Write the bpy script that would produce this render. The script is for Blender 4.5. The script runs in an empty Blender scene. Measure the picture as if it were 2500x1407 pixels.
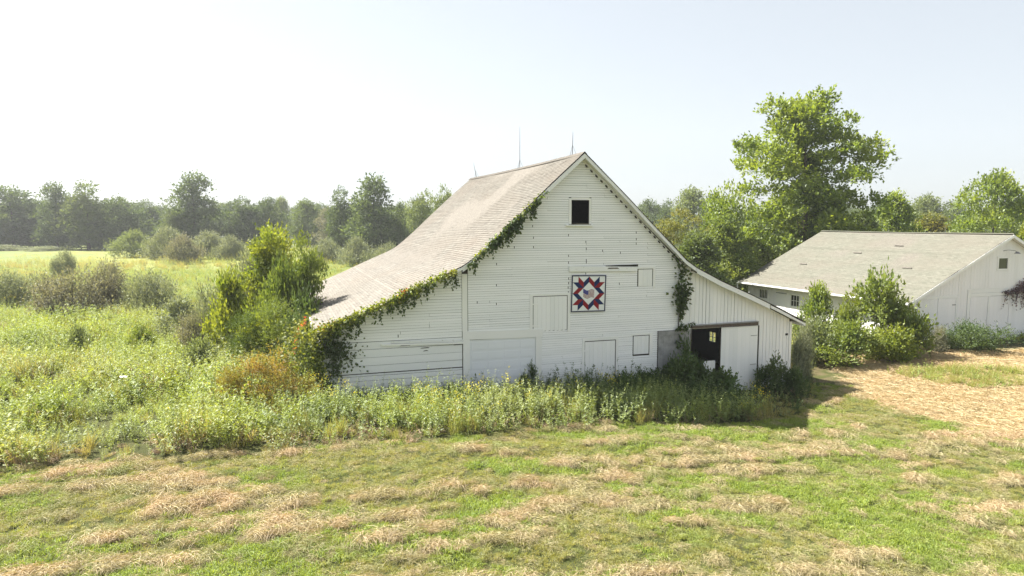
import bpy, math, random
import numpy as np
from mathutils import Vector, Matrix

scn = bpy.context.scene
# ---------------------------------------------------------------- camera, light, exposure
CAMH, FPX, PITCH = 7.0, 1690.0, math.atan(160 / 1690.0)
cam_d = bpy.data.cameras.new('camera'); cam = bpy.data.objects.new('camera', cam_d)
scn.collection.objects.link(cam); scn.camera = cam
cam.location = (0, 0, CAMH); cam.rotation_euler = (math.pi / 2 - PITCH, 0, 0)
cam_d.sensor_width = 36; cam_d.lens = 36 * FPX / 2500; cam_d.clip_start = 0.3; cam_d.clip_end = 6000

SUN_AZ, SUN_EL = -63.0, 50.0          # degrees from +Y towards +X
world = bpy.data.worlds.new('World'); scn.world = world; world.use_nodes = True
wn = world.node_tree; bg = wn.nodes['Background']; sk = wn.nodes.new('ShaderNodeTexSky')
sk.sky_type = 'NISHITA'; sk.sun_disc = False
sk.sun_elevation = math.radians(SUN_EL); sk.sun_rotation = math.radians(SUN_AZ)
sk.altitude = 200; sk.air_density = 1.0; sk.dust_density = 1.2; sk.ozone_density = 1.0
hs_ = wn.nodes.new('ShaderNodeHueSaturation'); hs_.inputs['Saturation'].default_value = 0.42
wn.links.new(sk.outputs[0], hs_.inputs['Color']); mxw = wn.nodes.new('ShaderNodeMix'); mxw.data_type = 'RGBA'; mxw.inputs[0].default_value = 0.62
mxw.inputs[7].default_value = (2.9, 3.17, 3.38, 1); wn.links.new(hs_.outputs[0], mxw.inputs[6]); wn.links.new(mxw.outputs[2], bg.inputs[0]); bg.inputs[1].default_value = 0.072
sun_d = bpy.data.lights.new('sun', 'SUN'); sun_d.energy = 5.0; sun_d.angle = math.radians(0.53); sun_d.color = (1.0, 0.95, 0.86)
sun = bpy.data.objects.new('sun', sun_d); scn.collection.objects.link(sun)
_a, _e = math.radians(SUN_AZ), math.radians(SUN_EL)
SUNV = Vector((math.sin(_a) * math.cos(_e), math.cos(_a) * math.cos(_e), math.sin(_e)))
sun.rotation_euler = SUNV.to_track_quat('Z', 'Y').to_euler()
vs = scn.view_settings; vs.view_transform = 'Standard'; vs.look = 'None'; vs.gamma = 1; vs.use_curve_mapping = False
vs.exposure = 1.68
scn.cycles.max_bounces = 8; scn.cycles.diffuse_bounces = 3; scn.cycles.glossy_bounces = 2
scn.cycles.transmission_bounces = 4; scn.cycles.transparent_max_bounces = 4
scn.cycles.use_denoising = True

# ---------------------------------------------------------------- frames
ANG = 0.32183
Wv = np.array([math.cos(ANG), math.sin(ANG)]); Lv = np.array([-math.sin(ANG), math.cos(ANG)])
OB = np.array([-7.4957, 26.999])            # front left corner of the barn
G2 = np.array([25.591, 43.818])             # front left corner of the long shed

def barn(u, v): return OB + Wv * u + Lv * v
def shed(u, v): return G2 + Wv * u + Lv * v
def buv(x, y): return (x - OB[0]) * Wv[0] + (y - OB[1]) * Wv[1], (x - OB[0]) * Lv[0] + (y - OB[1]) * Lv[1]
def suv(x, y): return (x - G2[0]) * Wv[0] + (y - G2[1]) * Wv[1], (x - G2[0]) * Lv[0] + (y - G2[1]) * Lv[1]
def sst(t): t = np.clip(t, 0, 1); return t * t * (3 - 2 * t)

def _hash(ix, iy, s):
    h = (ix.astype(np.int64) * 374761393 + iy.astype(np.int64) * 668265263 + s * 974711) & 0x7fffffff
    h = ((h ^ (h >> 13)) * 1274126177) & 0x7fffffff
    return ((h ^ (h >> 16)) & 0xffff) / 65535.0
def vnoise(x, y, s=0):
    x = np.asarray(x, float); y = np.asarray(y, float)
    ix = np.floor(x); iy = np.floor(y); fx = sst(x - ix); fy = sst(y - iy)
    a = _hash(ix, iy, s); b = _hash(ix + 1, iy, s); c = _hash(ix, iy + 1, s); d = _hash(ix + 1, iy + 1, s)
    return (a + (b - a) * fx) * (1 - fy) + (c + (d - c) * fx) * fy
def fbm(x, y, s=0, o=3):
    r = 0; a = 0.5; t = 0
    for k in range(o):
        r = r + a * vnoise(x * 2 ** k + 17.3 * k, y * 2 ** k - 9.1 * k, s + k); t += a; a *= 0.5
    return r / t

def gbase(x, y):
    u, v = buv(x, y)
    return -1.15 * sst(u / 21.0) + 0.35 * sst((u - 24) / 12.0)
# mown-edge line of the tall weeds: pixel pairs on the ground, turned into metres below
def gz(x, y):
    x = np.asarray(x, float); y = np.asarray(y, float)
    u, v = buv(x, y)
    near = 1 - sst((np.hypot(x, y) - 45) / 40)
    b = near * (0.05 * haymask(x, y) + 0.20 * (fbm(u / 3.4, v / 0.95, 5) - 0.5) + 0.05 * (fbm(u / 0.7, v / 0.45, 9) - .5))
    far = sst((np.hypot(x, y) - 60) / 120) * 0.7 * (fbm(x / 45, y / 45, 3) - 0.5)
    return gbase(x, y) + b + far
def pray(px, py):
    cp, sp = math.cos(PITCH), math.sin(PITCH)
    X = (px - 1250) / FPX; Y = -(py - 703.5) / FPX
    return np.array([X, cp + Y * sp, -sp + Y * cp])
def at(px, py, z=0.0):
    d = pray(px, py); t = (z - CAMH) / d[2]; return np.array([d[0] * t, d[1] * t])
def atd(px, D): return np.array([(px - 1250) / FPX * D, D])

# ---------------------------------------------------------------- object helpers
COL = scn.collection
def tag(o, label=None, cat=None, group=None, kind=None):
    if label: o['label'] = label
    if cat: o['category'] = cat
    if group: o['group'] = group
    if kind: o['kind'] = kind
    return o
def empty(name, loc, rz=0):
    o = bpy.data.objects.new(name, None); COL.objects.link(o); o.location = loc; o.rotation_euler = (0, 0, rz)
    o.empty_display_size = 0.3
    return o
def link(name, me, parent=None):
    o = bpy.data.objects.new(name, me); COL.objects.link(o)
    if parent: o.parent = parent
    return o
def npmesh(name, V, Fq, mats, rnd=None, smooth=False):
    """V (n,3), Fq (m,k) one face size"""
    me = bpy.data.meshes.new(name)
    V = np.asarray(V, np.float32); Fq = np.asarray(Fq, np.int32); n, k = Fq.shape
    me.vertices.add(len(V)); me.vertices.foreach_set('co', V.ravel())
    me.loops.add(n * k); me.loops.foreach_set('vertex_index', Fq.ravel())
    me.polygons.add(n); me.polygons.foreach_set('loop_start', np.arange(0, n * k, k, dtype=np.int32))
    me.update(calc_edges=True)
    if smooth: me.polygons.foreach_set('use_smooth', np.ones(n, bool))
    for m in (mats if isinstance(mats, (list, tuple)) else [mats]): me.materials.append(m)
    if rnd is not None:
        a = me.attributes.new('rnd', 'FLOAT', 'FACE'); a.data.foreach_set('value', np.asarray(rnd, np.float32))
    return me
class MB:
    def __init__(s): s.v = []; s.f = []
    def add(s, V, F):
        b = len(s.v); s.v += [tuple(p) for p in V]; s.f += [tuple(i + b for i in f) for f in F]; return s
    def hexa(s, P):      # 8 points: bottom ring 0-3, top ring 4-7
        return s.add(P, [(0, 3, 2, 1), (4, 5, 6, 7), (0, 1, 5, 4), (1, 2, 6, 5), (2, 3, 7, 6), (3, 0, 4, 7)])
    def box(s, u0, u1, v0, v1, z0, z1):
        return s.hexa([(u0, v0, z0), (u1, v0, z0), (u1, v1, z0), (u0, v1, z0), (u0, v0, z1), (u1, v0, z1), (u1, v1, z1), (u0, v1, z1)])
    def quadbox(s, q, v0, v1):   # q: four (u,z) corners bl,br,tr,tl
        return s.hexa([(q[0][0], v0, q[0][1]), (q[1][0], v0, q[1][1]), (q[1][0], v1, q[1][1]), (q[0][0], v1, q[0][1]),
                       (q[3][0], v0, q[3][1]), (q[2][0], v0, q[2][1]), (q[2][0], v1, q[2][1]), (q[3][0], v1, q[3][1])])
    def tube(s, pts, radii, n=6, cap=True):
        b = len(s.v); m = len(pts)
        up0 = Vector((0.13, 0.21, 0.97))
        for i, p in enumerate(pts):
            p = Vector(p)
            d = (Vector(pts[min(i + 1, m - 1)]) - Vector(pts[max(i - 1, 0)])).normalized()
            a = d.cross(up0 if abs(d.dot(up0)) < 0.95 else Vector((1, 0, 0))).normalized(); c = d.cross(a)
            for k in range(n):
                t = 2 * math.pi * k / n
                s.v.append(tuple(p + (a * math.cos(t) + c * math.sin(t)) * radii[i]))
        for i in range(m - 1):
            for k in range(n):
                k2 = (k + 1) % n
                s.f.append((b + i * n + k, b + i * n + k2, b + (i + 1) * n + k2, b + (i + 1) * n + k))
        if cap:
            s.f.append(tuple(b + k for k in range(n - 1, -1, -1))); s.f.append(tuple(b + (m - 1) * n + k for k in range(n)))
        return s
    def mesh(s, name, mat, smooth=False):
        me = bpy.data.meshes.new(name); me.from_pydata(s.v, [], s.f); me.update()
        if mat: me.materials.append(mat)
        if smooth: me.polygons.foreach_set('use_smooth', [True] * len(me.polygons))
        return me
    def build(s, name, mat, parent=None, smooth=False): return link(name, s.mesh(name, mat, smooth), parent)

# ---------------------------------------------------------------- materials
def newmat(name):
    m = bpy.data.materials.new(name); m.use_nodes = True; nt = m.node_tree
    for n in list(nt.nodes): nt.nodes.remove(n)
    out = nt.nodes.new('ShaderNodeOutputMaterial')
    return m, nt, out
def nd(nt, t, **k):
    n = nt.nodes.new('ShaderNode' + t)
    for a, b in k.items():
        if a.startswith('i_'):
            key = a[2:]; n.inputs[int(key) if key.isdigit() else key.replace('_', ' ')].default_value = b
        else: setattr(n, a, b)
    return n
def ramp(nt, fac, a, b, lo=0.0, hi=1.0):
    r = nd(nt, 'MapRange'); r.inputs['From Min'].default_value = a; r.inputs['From Max'].default_value = b
    r.inputs['To Min'].default_value = lo; r.inputs['To Max'].default_value = hi
    nt.links.new(fac, r.inputs['Value']); return r.outputs[0]
def mixc(nt, fac, a, b, mode='MIX'):
    m = nd(nt, 'Mix', data_type='RGBA', blend_type=mode)
    for s, x in ((0, fac), (6, a), (7, b)):
        if isinstance(x, (int, float)): m.inputs[s].default_value = x
        elif isinstance(x, tuple): m.inputs[s].default_value = (*x[:3], 1)
        else: nt.links.new(x, m.inputs[s])
    return m.outputs[2]
def noise(nt, scale, detail=3, vec=None, rough=0.55, sc=None):
    n = nd(nt, 'TexNoise'); n.inputs['Scale'].default_value = scale; n.inputs['Detail'].default_value = detail; n.inputs['Roughness'].default_value = rough
    if sc is not None:
        mp = nd(nt, 'Mapping'); mp.inputs['Scale'].default_value = sc; nt.links.new(vec, mp.inputs[0]); vec = mp.outputs[0]
    if vec is not None: nt.links.new(vec, n.inputs['Vector'])
    return n.outputs[0]
def principled(nt, out, col, rough=0.7, bump=None, bstr=0.3, bdist=0.01, spec=0.3):
    p = nd(nt, 'BsdfPrincipled'); p.inputs['Roughness'].default_value = rough; p.inputs['Specular IOR Level'].default_value = spec
    if isinstance(col, tuple): p.inputs['Base Color'].default_value = (*col, 1)
    else: nt.links.new(col, p.inputs['Base Color'])
    if bump is not None:
        b = nd(nt, 'Bump'); b.inputs['Strength'].default_value = bstr; b.inputs['Distance'].default_value = bdist
        nt.links.new(bump, b.inputs['Height']); nt.links.new(b.outputs[0], p.inputs['Normal'])
    nt.links.new(p.outputs[0], out.inputs[0]); return p
def tc(nt): return nd(nt, 'TexCoord').outputs['Object']

def paint(name, base=(0.84, 0.85, 0.85), under=(0.33, 0.30, 0.26), sc=(1, 1, 1), wear=0.62, var=0.05, rough=0.6):
    m, nt, out = newmat(name); v = tc(nt)
    oi = nd(nt, 'ObjectInfo').outputs['Random']
    c = mixc(nt, ramp(nt, oi, 0, 1, 0, 1), tuple(x * (1 - var) for x in base), tuple(min(.86, x * (1 + var * .5)) for x in base))
    big = noise(nt, 0.7, 4, v, sc=sc)
    c = mixc(nt, ramp(nt, big, 0.45, 0.75, 0, 0.35), c, tuple(x * k for x, k in zip(base, (0.83, 0.84, 0.80))))
    fine = noise(nt, 9, 5, v, sc=sc, rough=0.7)
    c = mixc(nt, ramp(nt, fine, wear, wear + 0.1, 0, 0.75), c, under)
    grain = noise(nt, 40, 3, v, sc=sc)
    principled(nt, out, c, rough, grain, 0.25, 0.004); return m
M = {}
M['clap'] = paint('white_clapboard_paint', sc=(0.35, 1, 3.0), wear=0.70)
M['vert'] = paint('white_board_paint', sc=(3.0, 1, 0.3), wear=0.70)
M['trim'] = paint('white_trim_paint', base=(0.84, 0.84, 0.83), sc=(1, 1, 1), wear=0.70)
M['shedv'] = paint('white_shed_paint', base=(0.84, 0.83, 0.84), sc=(3.0, 3, 0.3), wear=0.78, var=0.02)
M['rake'] = paint('worn_rake_paint', base=(0.78, 0.79, 0.79), sc=(1, 1, 1), wear=0.60)
def flat(name, col, rough=0.8, n=6, amt=0.3, spec=0.2):
    m, nt, out = newmat(name); v = tc(nt)
    k = noise(nt, n, 4, v)
    c = mixc(nt, ramp(nt, k, 0.3, 0.7, 0, 1), tuple(x * (1 - amt) for x in col), tuple(x * (1 + amt * .6) for x in col))
    principled(nt, out, c, rough, k, 0.2, 0.005, spec); return m
M['wood'] = flat('weathered_grey_wood', (0.16, 0.145, 0.125), n=9)
M['graywood'] = flat('silvery_grey_wood', (0.30, 0.30, 0.30), n=3, amt=.3)
M['dark'] = flat('dark_wood_and_gap_shade', (0.035, 0.03, 0.026))  # bare wood, and the dark tone given to blocks standing for shaded gaps
M['sheath'] = flat('brown_sheathing', (0.055, 0.045, 0.038))
M['metal'] = flat('grey_lightning_rod_metal', (0.22, 0.22, 0.23), 0.4)
M['track'] = flat('rusty_brown_track', (0.12, 0.095, 0.08), 0.7, n=20, amt=.5)
M['navy'] = flat('navy_quilt_paint', (0.004, 0.007, 0.05), 0.45, amt=.08)
M['blue'] = flat('blue_quilt_paint', (0.004, 0.020, 0.095), 0.45, amt=.1)
M['red'] = flat('red_quilt_paint', (0.24, 0.008, 0.016), 0.45, amt=.1)
M['quiltwhite'] = flat('white_quilt_paint', (0.76, 0.78, 0.78), 0.45, amt=.03)
M['flagblue'] = flat('flag_canton_blue', (0.07, 0.07, 0.26), 0.45, amt=.15)
M['flagred'] = flat('flag_stripe_red', (0.20, 0.02, 0.03), 0.45, amt=.15)
M['garage'] = paint('white_garage_door_paint', base=(0.76, 0.78, 0.82), wear=0.75, var=0.01)
M['redwood'] = flat('faded_red_brown_wood', (0.30, 0.20, 0.17), n=8, amt=.4)
def glassm():
    m, nt, out = newmat('dusty_window_glass')
    principled(nt, out, mixc(nt, noise(nt, 5, 3, tc(nt)), (0.015, 0.017, 0.018), (0.06, 0.062, 0.06)), 0.12, spec=0.5); return m
M['glass'] = glassm()

def shingle_mat(name, c1, c2, stain, moss=None):
    m, nt, out = newmat(name); v = tc(nt)
    r = nd(nt, 'Attribute', attribute_name='rnd').outputs['Fac']
    c = mixc(nt, r, c1, c2)
    s1 = noise(nt, 0.55, 4, v, sc=(1, .5, 1)); c = mixc(nt, ramp(nt, s1, 0.42, 0.72, 0, 0.55), c, stain)
    gr = noise(nt, 55, 3, v); c = mixc(nt, ramp(nt, gr, 0.35, 0.75, 0, 0.25), c, (0.12, 0.11, 0.10))
    if moss:
        s2 = noise(nt, 0.35, 3, v); c = mixc(nt, ramp(nt, s2, 0.5, 0.68, 0, 0.6), c, moss)
    principled(nt, out, c, 0.92, gr, 0.35, 0.004, 0.15); return m
M['shingle'] = shingle_mat('beige_worn_shingles', (0.155, 0.144, 0.129), (0.25, 0.236, 0.210), (0.21, 0.18, 0.152))
M['shingle2'] = shingle_mat('pale_green_grey_shingles', (0.135, 0.138, 0.110), (0.215, 0.212, 0.176), (0.185, 0.165, 0.138))
M['mosscap'] = shingle_mat('mossy_shingles', (0.19, 0.23, 0.13), (0.25, 0.28, 0.18), (0.22, 0.25, 0.15))

def leaf_mat(name, c1, c2, c3=None, trans=0.45, gloss=0.03, patch=4.0, tintc=None):
    """c1..c2 by leaf, c3 in patches of ground position; tintc by per-instance attribute"""
    m, nt, out = newmat(name); kb = 1.6
    c1 = tuple(x * kb * .85 for x in c1); c2 = tuple(x * kb * 1.1 for x in c2); c3 = c3 and tuple(x * kb for x in c3); tintc = tintc and tuple(x * kb for x in tintc)
    r = nd(nt, 'Attribute', attribute_name='rnd').outputs['Fac']
    c = mixc(nt, r, c1, c2)
    pos = nd(nt, 'NewGeometry').outputs['Position']
    n = noise(nt, 1.0 / patch, 3, pos)
    if c3: c = mixc(nt, ramp(nt, n, 0.42, 0.66, 0, 0.85), c, c3)
    if tintc:
        t = nd(nt, 'Attribute', attribute_name='tint'); t.attribute_type = 'INSTANCER'
        c = mixc(nt, t.outputs['Fac'], c, tintc)
    d = nd(nt, 'BsdfDiffuse'); nt.links.new(c, d.inputs[0])
    tr = nd(nt, 'BsdfTranslucent')
    ct = mixc(nt, 1.0, c, (1.15, 1.1, 0.55), 'MULTIPLY'); nt.links.new(ct, tr.inputs[0])
    mx = nd(nt, 'MixShader'); mx.inputs[0].default_value = trans
    nt.links.new(d.outputs[0], mx.inputs[1]); nt.links.new(tr.outputs[0], mx.inputs[2])
    g = nd(nt, 'BsdfGlossy'); g.inputs[0].default_value = (0.9, 0.95, 1, 1); g.inputs[1].default_value = 0.6
    mx2 = nd(nt, 'MixShader'); mx2.inputs[0].default_value = gloss
    nt.links.new(mx.outputs[0], mx2.inputs[1]); nt.links.new(g.outputs[0], mx2.inputs[2])
    nt.links.new(mx2.outputs[0], out.inputs[0]); return m
L = {}
L['oak'] = leaf_mat('dark_green_tree_leaves', (0.025, 0.045, 0.014), (0.095, 0.125, 0.045), (0.055, 0.08, 0.03), patch=9)
L['oak2'] = leaf_mat('mid_green_tree_leaves', (0.055, 0.08, 0.02), (0.10, 0.135, 0.035), (0.08, 0.10, 0.035), patch=9)
L['pale'] = leaf_mat('pale_green_tree_leaves', (0.09, 0.12, 0.045), (0.15, 0.18, 0.07), (0.11, 0.13, 0.06), patch=8)
L['yel'] = leaf_mat('olive_yellow_tree_leaves', (0.09, 0.095, 0.02), (0.17, 0.15, 0.03), (0.09, 0.11, 0.025), patch=5)
L['cat'] = leaf_mat('broad_bright_green_leaves', (0.045, 0.08, 0.012), (0.155, 0.20, 0.024), (0.18, 0.215, 0.026), patch=4, gloss=.045, trans=.52)
L['silver'] = leaf_mat('silvery_olive_leaves', (0.06, 0.075, 0.04), (0.25, 0.265, 0.18), (0.13, 0.15, 0.08), trans=.3, patch=3)
L['brown'] = leaf_mat('greyish_brown_shrub_leaves', (0.06, 0.055, 0.04), (0.25, 0.24, 0.175), (0.13, 0.14, 0.08), trans=.3, patch=3)
L['lime'] = leaf_mat('lime_yellow_leaves', (0.05, 0.08, 0.013), (0.17, 0.205, 0.03), (0.20, 0.215, 0.025), trans=.5, patch=1.6)
L['mid'] = leaf_mat('mid_green_shrub_leaves', (0.04, 0.07, 0.013), (0.14, 0.175, 0.035), (0.14, 0.165, 0.03), patch=2.5)
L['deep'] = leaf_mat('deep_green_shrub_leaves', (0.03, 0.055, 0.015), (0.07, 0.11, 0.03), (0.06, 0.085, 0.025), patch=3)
L['cedar'] = leaf_mat('feathery_cedar_needles', (0.04, 0.06, 0.012), (0.10, 0.14, 0.02), (0.07, 0.10, 0.015), trans=.25, patch=2)
L['orange'] = leaf_mat('yellow_orange_shrub_leaves', (0.11, 0.12, 0.025), (0.22, 0.20, 0.045), (0.23, 0.14, 0.04), patch=.7)
L['ivy'] = leaf_mat('vine_leaves', (0.05, 0.075, 0.012), (0.13, 0.16, 0.02), (0.19, 0.19, 0.02), patch=1.2)
L['ivydark'] = leaf_mat('dark_vine_leaves', (0.025, 0.045, 0.012), (0.06, 0.09, 0.02), (0.05, 0.07, 0.02), patch=1.5)
L['redleaf'] = leaf_mat('red_vine_leaves', (0.35, 0.06, 0.04), (0.40, 0.16, 0.05), None)
L['purple'] = leaf_mat('purple_brown_vine_leaves', (0.05, 0.03, 0.035), (0.11, 0.07, 0.075), None, trans=.2)
L['weed'] = leaf_mat('weed_leaves', (0.085, 0.12, 0.022), (0.22, 0.265, 0.055), (0.225, 0.265, 0.03), patch=3, tintc=(0.26, 0.255, 0.12), gloss=.05)
L['gold'] = leaf_mat('goldenrod_leaves', (0.06, 0.095, 0.022), (0.20, 0.24, 0.085), (0.19, 0.23, 0.05), patch=2.5, tintc=(0.24, 0.24, 0.13), gloss=.05)
L['plume'] = leaf_mat('goldenrod_flowers', (0.27, 0.25, 0.03), (0.40, 0.33, 0.02), None, trans=.3)
L['tallgrass'] = leaf_mat('tall_grass_blades', (0.13, 0.16, 0.03), (0.26, 0.26, 0.08), (0.28, 0.24, 0.11), patch=3, tintc=(0.32, 0.24, 0.13))
L['dry'] = leaf_mat('dry_brown_stems', (0.20, 0.145, 0.09), (0.33, 0.25, 0.16), (0.17, 0.12, 0.08), trans=.15, patch=2)
L['green'] = leaf_mat('short_green_grass', (0.06, 0.10, 0.012), (0.25, 0.30, 0.05), (0.14, 0.19, 0.03), patch=1.2, tintc=(0.23, 0.21, 0.075))
L['hay'] = leaf_mat('cut_hay_strands', (0.10, 0.08, 0.045), (0.42, 0.36, 0.21), (0.33, 0.24, 0.15), trans=.2, patch=1.3, tintc=(0.13, 0.16, 0.035))
L['straw'] = leaf_mat('golden_straw', (0.25, 0.19, 0.10), (0.38, 0.31, 0.19), (0.32, 0.235, 0.13), trans=.15, patch=2.5)
M['bark'] = flat('grey_brown_bark', (0.085, 0.07, 0.055), n=3)

# ---------------------------------------------------------------- weeds edge and regions
EDGE_PX = [(-900, 1215), (-300, 1180), (0, 1152), (300, 1122), (600, 1108), (850, 1088), (1100, 1082), (1350, 1068), (1600, 1048), (1800, 1050), (1930, 1022), (2000, 968), (1975, 900), (1962, 855), (1990, 838), (2100, 845), (2250, 850), (2370, 858), (2500, 856), (3200, 850)]
EDGE = np.array([at(px, py, float(-1.15 * sst((px - 750) / 1150.) )) for px, py in EDGE_PX])
def in_poly(x, y, P):
    x = np.asarray(x, float); y = np.asarray(y, float); r = np.zeros(x.shape, bool); j = len(P) - 1
    for i in range(len(P)):
        xi, yi = P[i]; xj, yj = P[j]
        c = ((yi > y) != (yj > y)) & (x < (xj - xi) * (y - yi) / (yj - yi + 1e-12) + xi); r ^= c; j = i
    return r
WEEDP = [tuple(p) for p in EDGE] + [(300, 60), (300, 400), (-400, 400), (-300, 20)]
def wobble(x, y): return x + 0.9 * (fbm(x * .7, y * .7, 31) - .5), y + 1.1 * (fbm(x * .7, y * .7, 41) - .5)
def is_weed(x, y):
    a, b = wobble(x, y); return in_poly(a, b, WEEDP)
STRAW = [at(px, py, -1.0) for px, py in [(1975, 842), (2110, 846), (2300, 864), (2500, 866), (2900, 880), (3200, 1060), (2500, 1062), (2370, 1045), (2250, 1010), (2110, 965), (2040, 905)]]
STRAW = [tuple(p) for p in STRAW]
def is_straw(x, y):
    a = x + 1.6 * (fbm(x * .5, y * .5, 61) - .5); b = y + 2.2 * (fbm(x * .5, y * .5, 71) - .5); return in_poly(a, b, STRAW)
def inside_buildings(x, y, m=0.15):
    u, v = buv(x, y); a = (u > -m) & (u < 22.6 + m) & (v > -m) & (v < 18.3 + m)
    u, v = suv(x, y); b = (u > -m) & (u < 16.4 + m) & (v > -m) & (v < 16.6 + m)
    return a | b
def haymask(x, y):
    u, v = buv(x, y)
    rows = fbm(u / 3.2 + 2.0 * fbm(u / 9, v / 9, 3), v / 0.5, 15, 3)
    small = fbm(u / 0.5, v / 0.22, 25, 2); big = fbm(u / 6, v / 2.2, 35, 2)
    return sst((rows * 0.42 + small * 0.33 + big * .25 - 0.49) / 0.14)

# ---------------------------------------------------------------- ground
def build_ground():
    def axis(n, a, lim, c):
        t = np.linspace(-1, 1, n); k = math.asinh(lim / a); return c + a * np.sinh(t * k)
    xs = axis(460, 14, 3000, 2.0); ys = axis(460, 10, 3000, 24.0)
    X, Y = np.meshgrid(xs, ys); Z = gz(X, Y)
    V = np.stack([X.ravel(), Y.ravel(), Z.ravel()], 1); n = len(xs); m = len(ys)
    i = np.arange((m - 1) * (n - 1)); r = i // (n - 1); c = i % (n - 1); b = r * n + c
    F = np.stack([b, b + 1, b + n + 1, b + n], 1)
    mt, nt, out = newmat('meadow_ground')
    pos = nd(nt, 'NewGeometry').outputs['Position']
    at_ = lambda nme: nd(nt, 'Attribute', attribute_name=nme).outputs['Fac']
    n1 = noise(nt, 0.9, 5, pos); n2 = noise(nt, 9, 4, pos, rough=.7); n3 = noise(nt, 0.02, 4, pos)
    lawn = mixc(nt, ramp(nt, n1, .35, .65), (0.045, 0.055, 0.016), (0.085, 0.095, 0.03))
    lawn = mixc(nt, at_('hay'), lawn, mixc(nt, ramp(nt, n2, .3, .7), (0.09, 0.075, 0.04), (0.19, 0.15, 0.085)))
    lawn = mixc(nt, ramp(nt, n2, .45, .75, 0, .7), lawn, (0.035, 0.028, 0.016))
    weed = mixc(nt, ramp(nt, n1, .35, .65), (0.045, 0.05, 0.018), (0.075, 0.08, 0.03))
    c = mixc(nt, at_('weed'), lawn, weed)
    fieldc = mixc(nt, ramp(nt, n3, .4, .62), (0.16, 0.20, 0.075), (0.235, 0.24, 0.07))
    fieldc = mixc(nt, ramp(nt, noise(nt, 0.3, 5, pos, sc=(1, .35, 1)), .45, .7, 0, .6), fieldc, (0.13, 0.16, 0.05))
    c = mixc(nt, at_('far'), c, fieldc)
    c = mixc(nt, at_('straw'), c, mixc(nt, ramp(nt, n2, .3, .7), (0.18, 0.135, 0.08), (0.36, 0.29, 0.19)))
    principled(nt, out, c, 0.95, n2, 0.6, 0.05, 0.1)
    me = npmesh('ground', V, F, mt, smooth=True)
    x, y = V[:, 0], V[:, 1]
    for nm, val in (('hay', haymask(x, y)), ('weed', is_weed(x, y)), ('straw', is_straw(x, y)), ('far', sst((np.hypot(x, y) - 55) / 30))):
        a = me.attributes.new(nm, 'FLOAT', 'POINT'); a.data.foreach_set('value', val.astype(np.float32))
    tag(link('ground', me), 'mown meadow ground running out to a flat field', kind='structure')
build_ground()
# ---------------------------------------------------------------- building helpers
rng = np.random.default_rng(7); R = random.Random(11)
def prof_fn(P):
    px = [p[0] for p in P]; pz = [p[1] for p in P]
    return lambda u: float(np.interp(u, px, pz))
def subtract(a, b, holes):
    iv = [(a, b)]
    for h0, h1 in holes:
        nx = []
        for s, e in iv:
            if h1 <= s or h0 >= e: nx.append((s, e))
            else:
                if h0 > s: nx.append((s, h0))
                if h1 < e: nx.append((h1, e))
        iv = nx
    return iv
def clip_under(top, z, ulo, uhi):
    """interval of u in [ulo,uhi] where top(u) > z (single hump)"""
    us = np.linspace(ulo, uhi, 400); ok = [u for u in us if top(u) > z]
    return (ok[0], ok[-1]) if len(ok) > 3 else None
def course_boards(ulo, uhi, z0, z1, pitch, top, holes, joints, gaps, vface, bevel=0.024):
    """horizontal lap boards; returns list of (length, MB)"""
    out = []; z = z0; row = 0
    while z < z1 - 0.01:
        zt = z + pitch; a = clip_under(top, z + 0.01, ulo, uhi); row += 1
        if a is None: break
        b = clip_under(top, zt, ulo, uhi) or ((a[0] + a[1]) / 2, (a[0] + a[1]) / 2)
        hs = [(h[0], h[1]) for h in holes if min(h[3], zt) - max(h[2], z) > 0.52 * pitch]
        for s, e in subtract(a[0], a[1], hs):
            cuts = []
            for gu, gzz in gaps:
                if z <= gzz < zt and s + .15 < gu < e - .15: cuts.append((gu, 0.018))
            for j in joints:
                if s + 0.35 < j < e - 0.35 and R.random() < 0.14: cuts.append((j, R.choice([0.0025, 0.004, 0.004, 0.007])))
            cuts.sort(); segs = []; p = s; ps = 0
            for cu, w in cuts:
                if cu - p < 0.3: continue
                segs.append((p, cu - w, ps, 0)); p = cu + w; ps = 0
            segs.append((p, e, ps, 0))
            for s0, e0, _, _ in segs:
                if e0 - s0 < 0.02: continue
                sb, eb = s0, e0
                st = max(s0, b[0]) if abs(s0 - a[0]) < 1e-6 else s0
                et = min(e0, b[1]) if abs(e0 - a[1]) < 1e-6 else e0
                if et < st: st = et = (s0 + e0) / 2
                dz0 = R.gauss(0, .002); dz1 = R.gauss(0, .002); pr = bevel + R.gauss(0, .0015)
                if R.random() < .02: dz1 -= 0.012
                m = MB().hexa([(sb, vface - pr, z + dz0), (eb, vface - pr, z + dz1), (eb, vface, z + dz1), (sb, vface, z + dz0),
                               (st, vface - .005, zt - .009), (et, vface - .005, zt - .009), (et, vface, zt - .009), (st, vface, zt - .009)])
                out.append((e0 - s0, m))
        z = zt
    return out
def emit(boards, name, mat, parent, limit=300, label_rest='short clapboard ends'):
    boards = sorted(boards, key=lambda b: -b[0])
    for _, m in boards[:limit]: m.build(name, mat, parent)
    if boards[limit:]:
        M_ = MB()
        for _, m in boards[limit:]: M_.add(m.v, m.f)
        tag(M_.build(name + '_pieces', mat, parent), kind='stuff')
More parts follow.
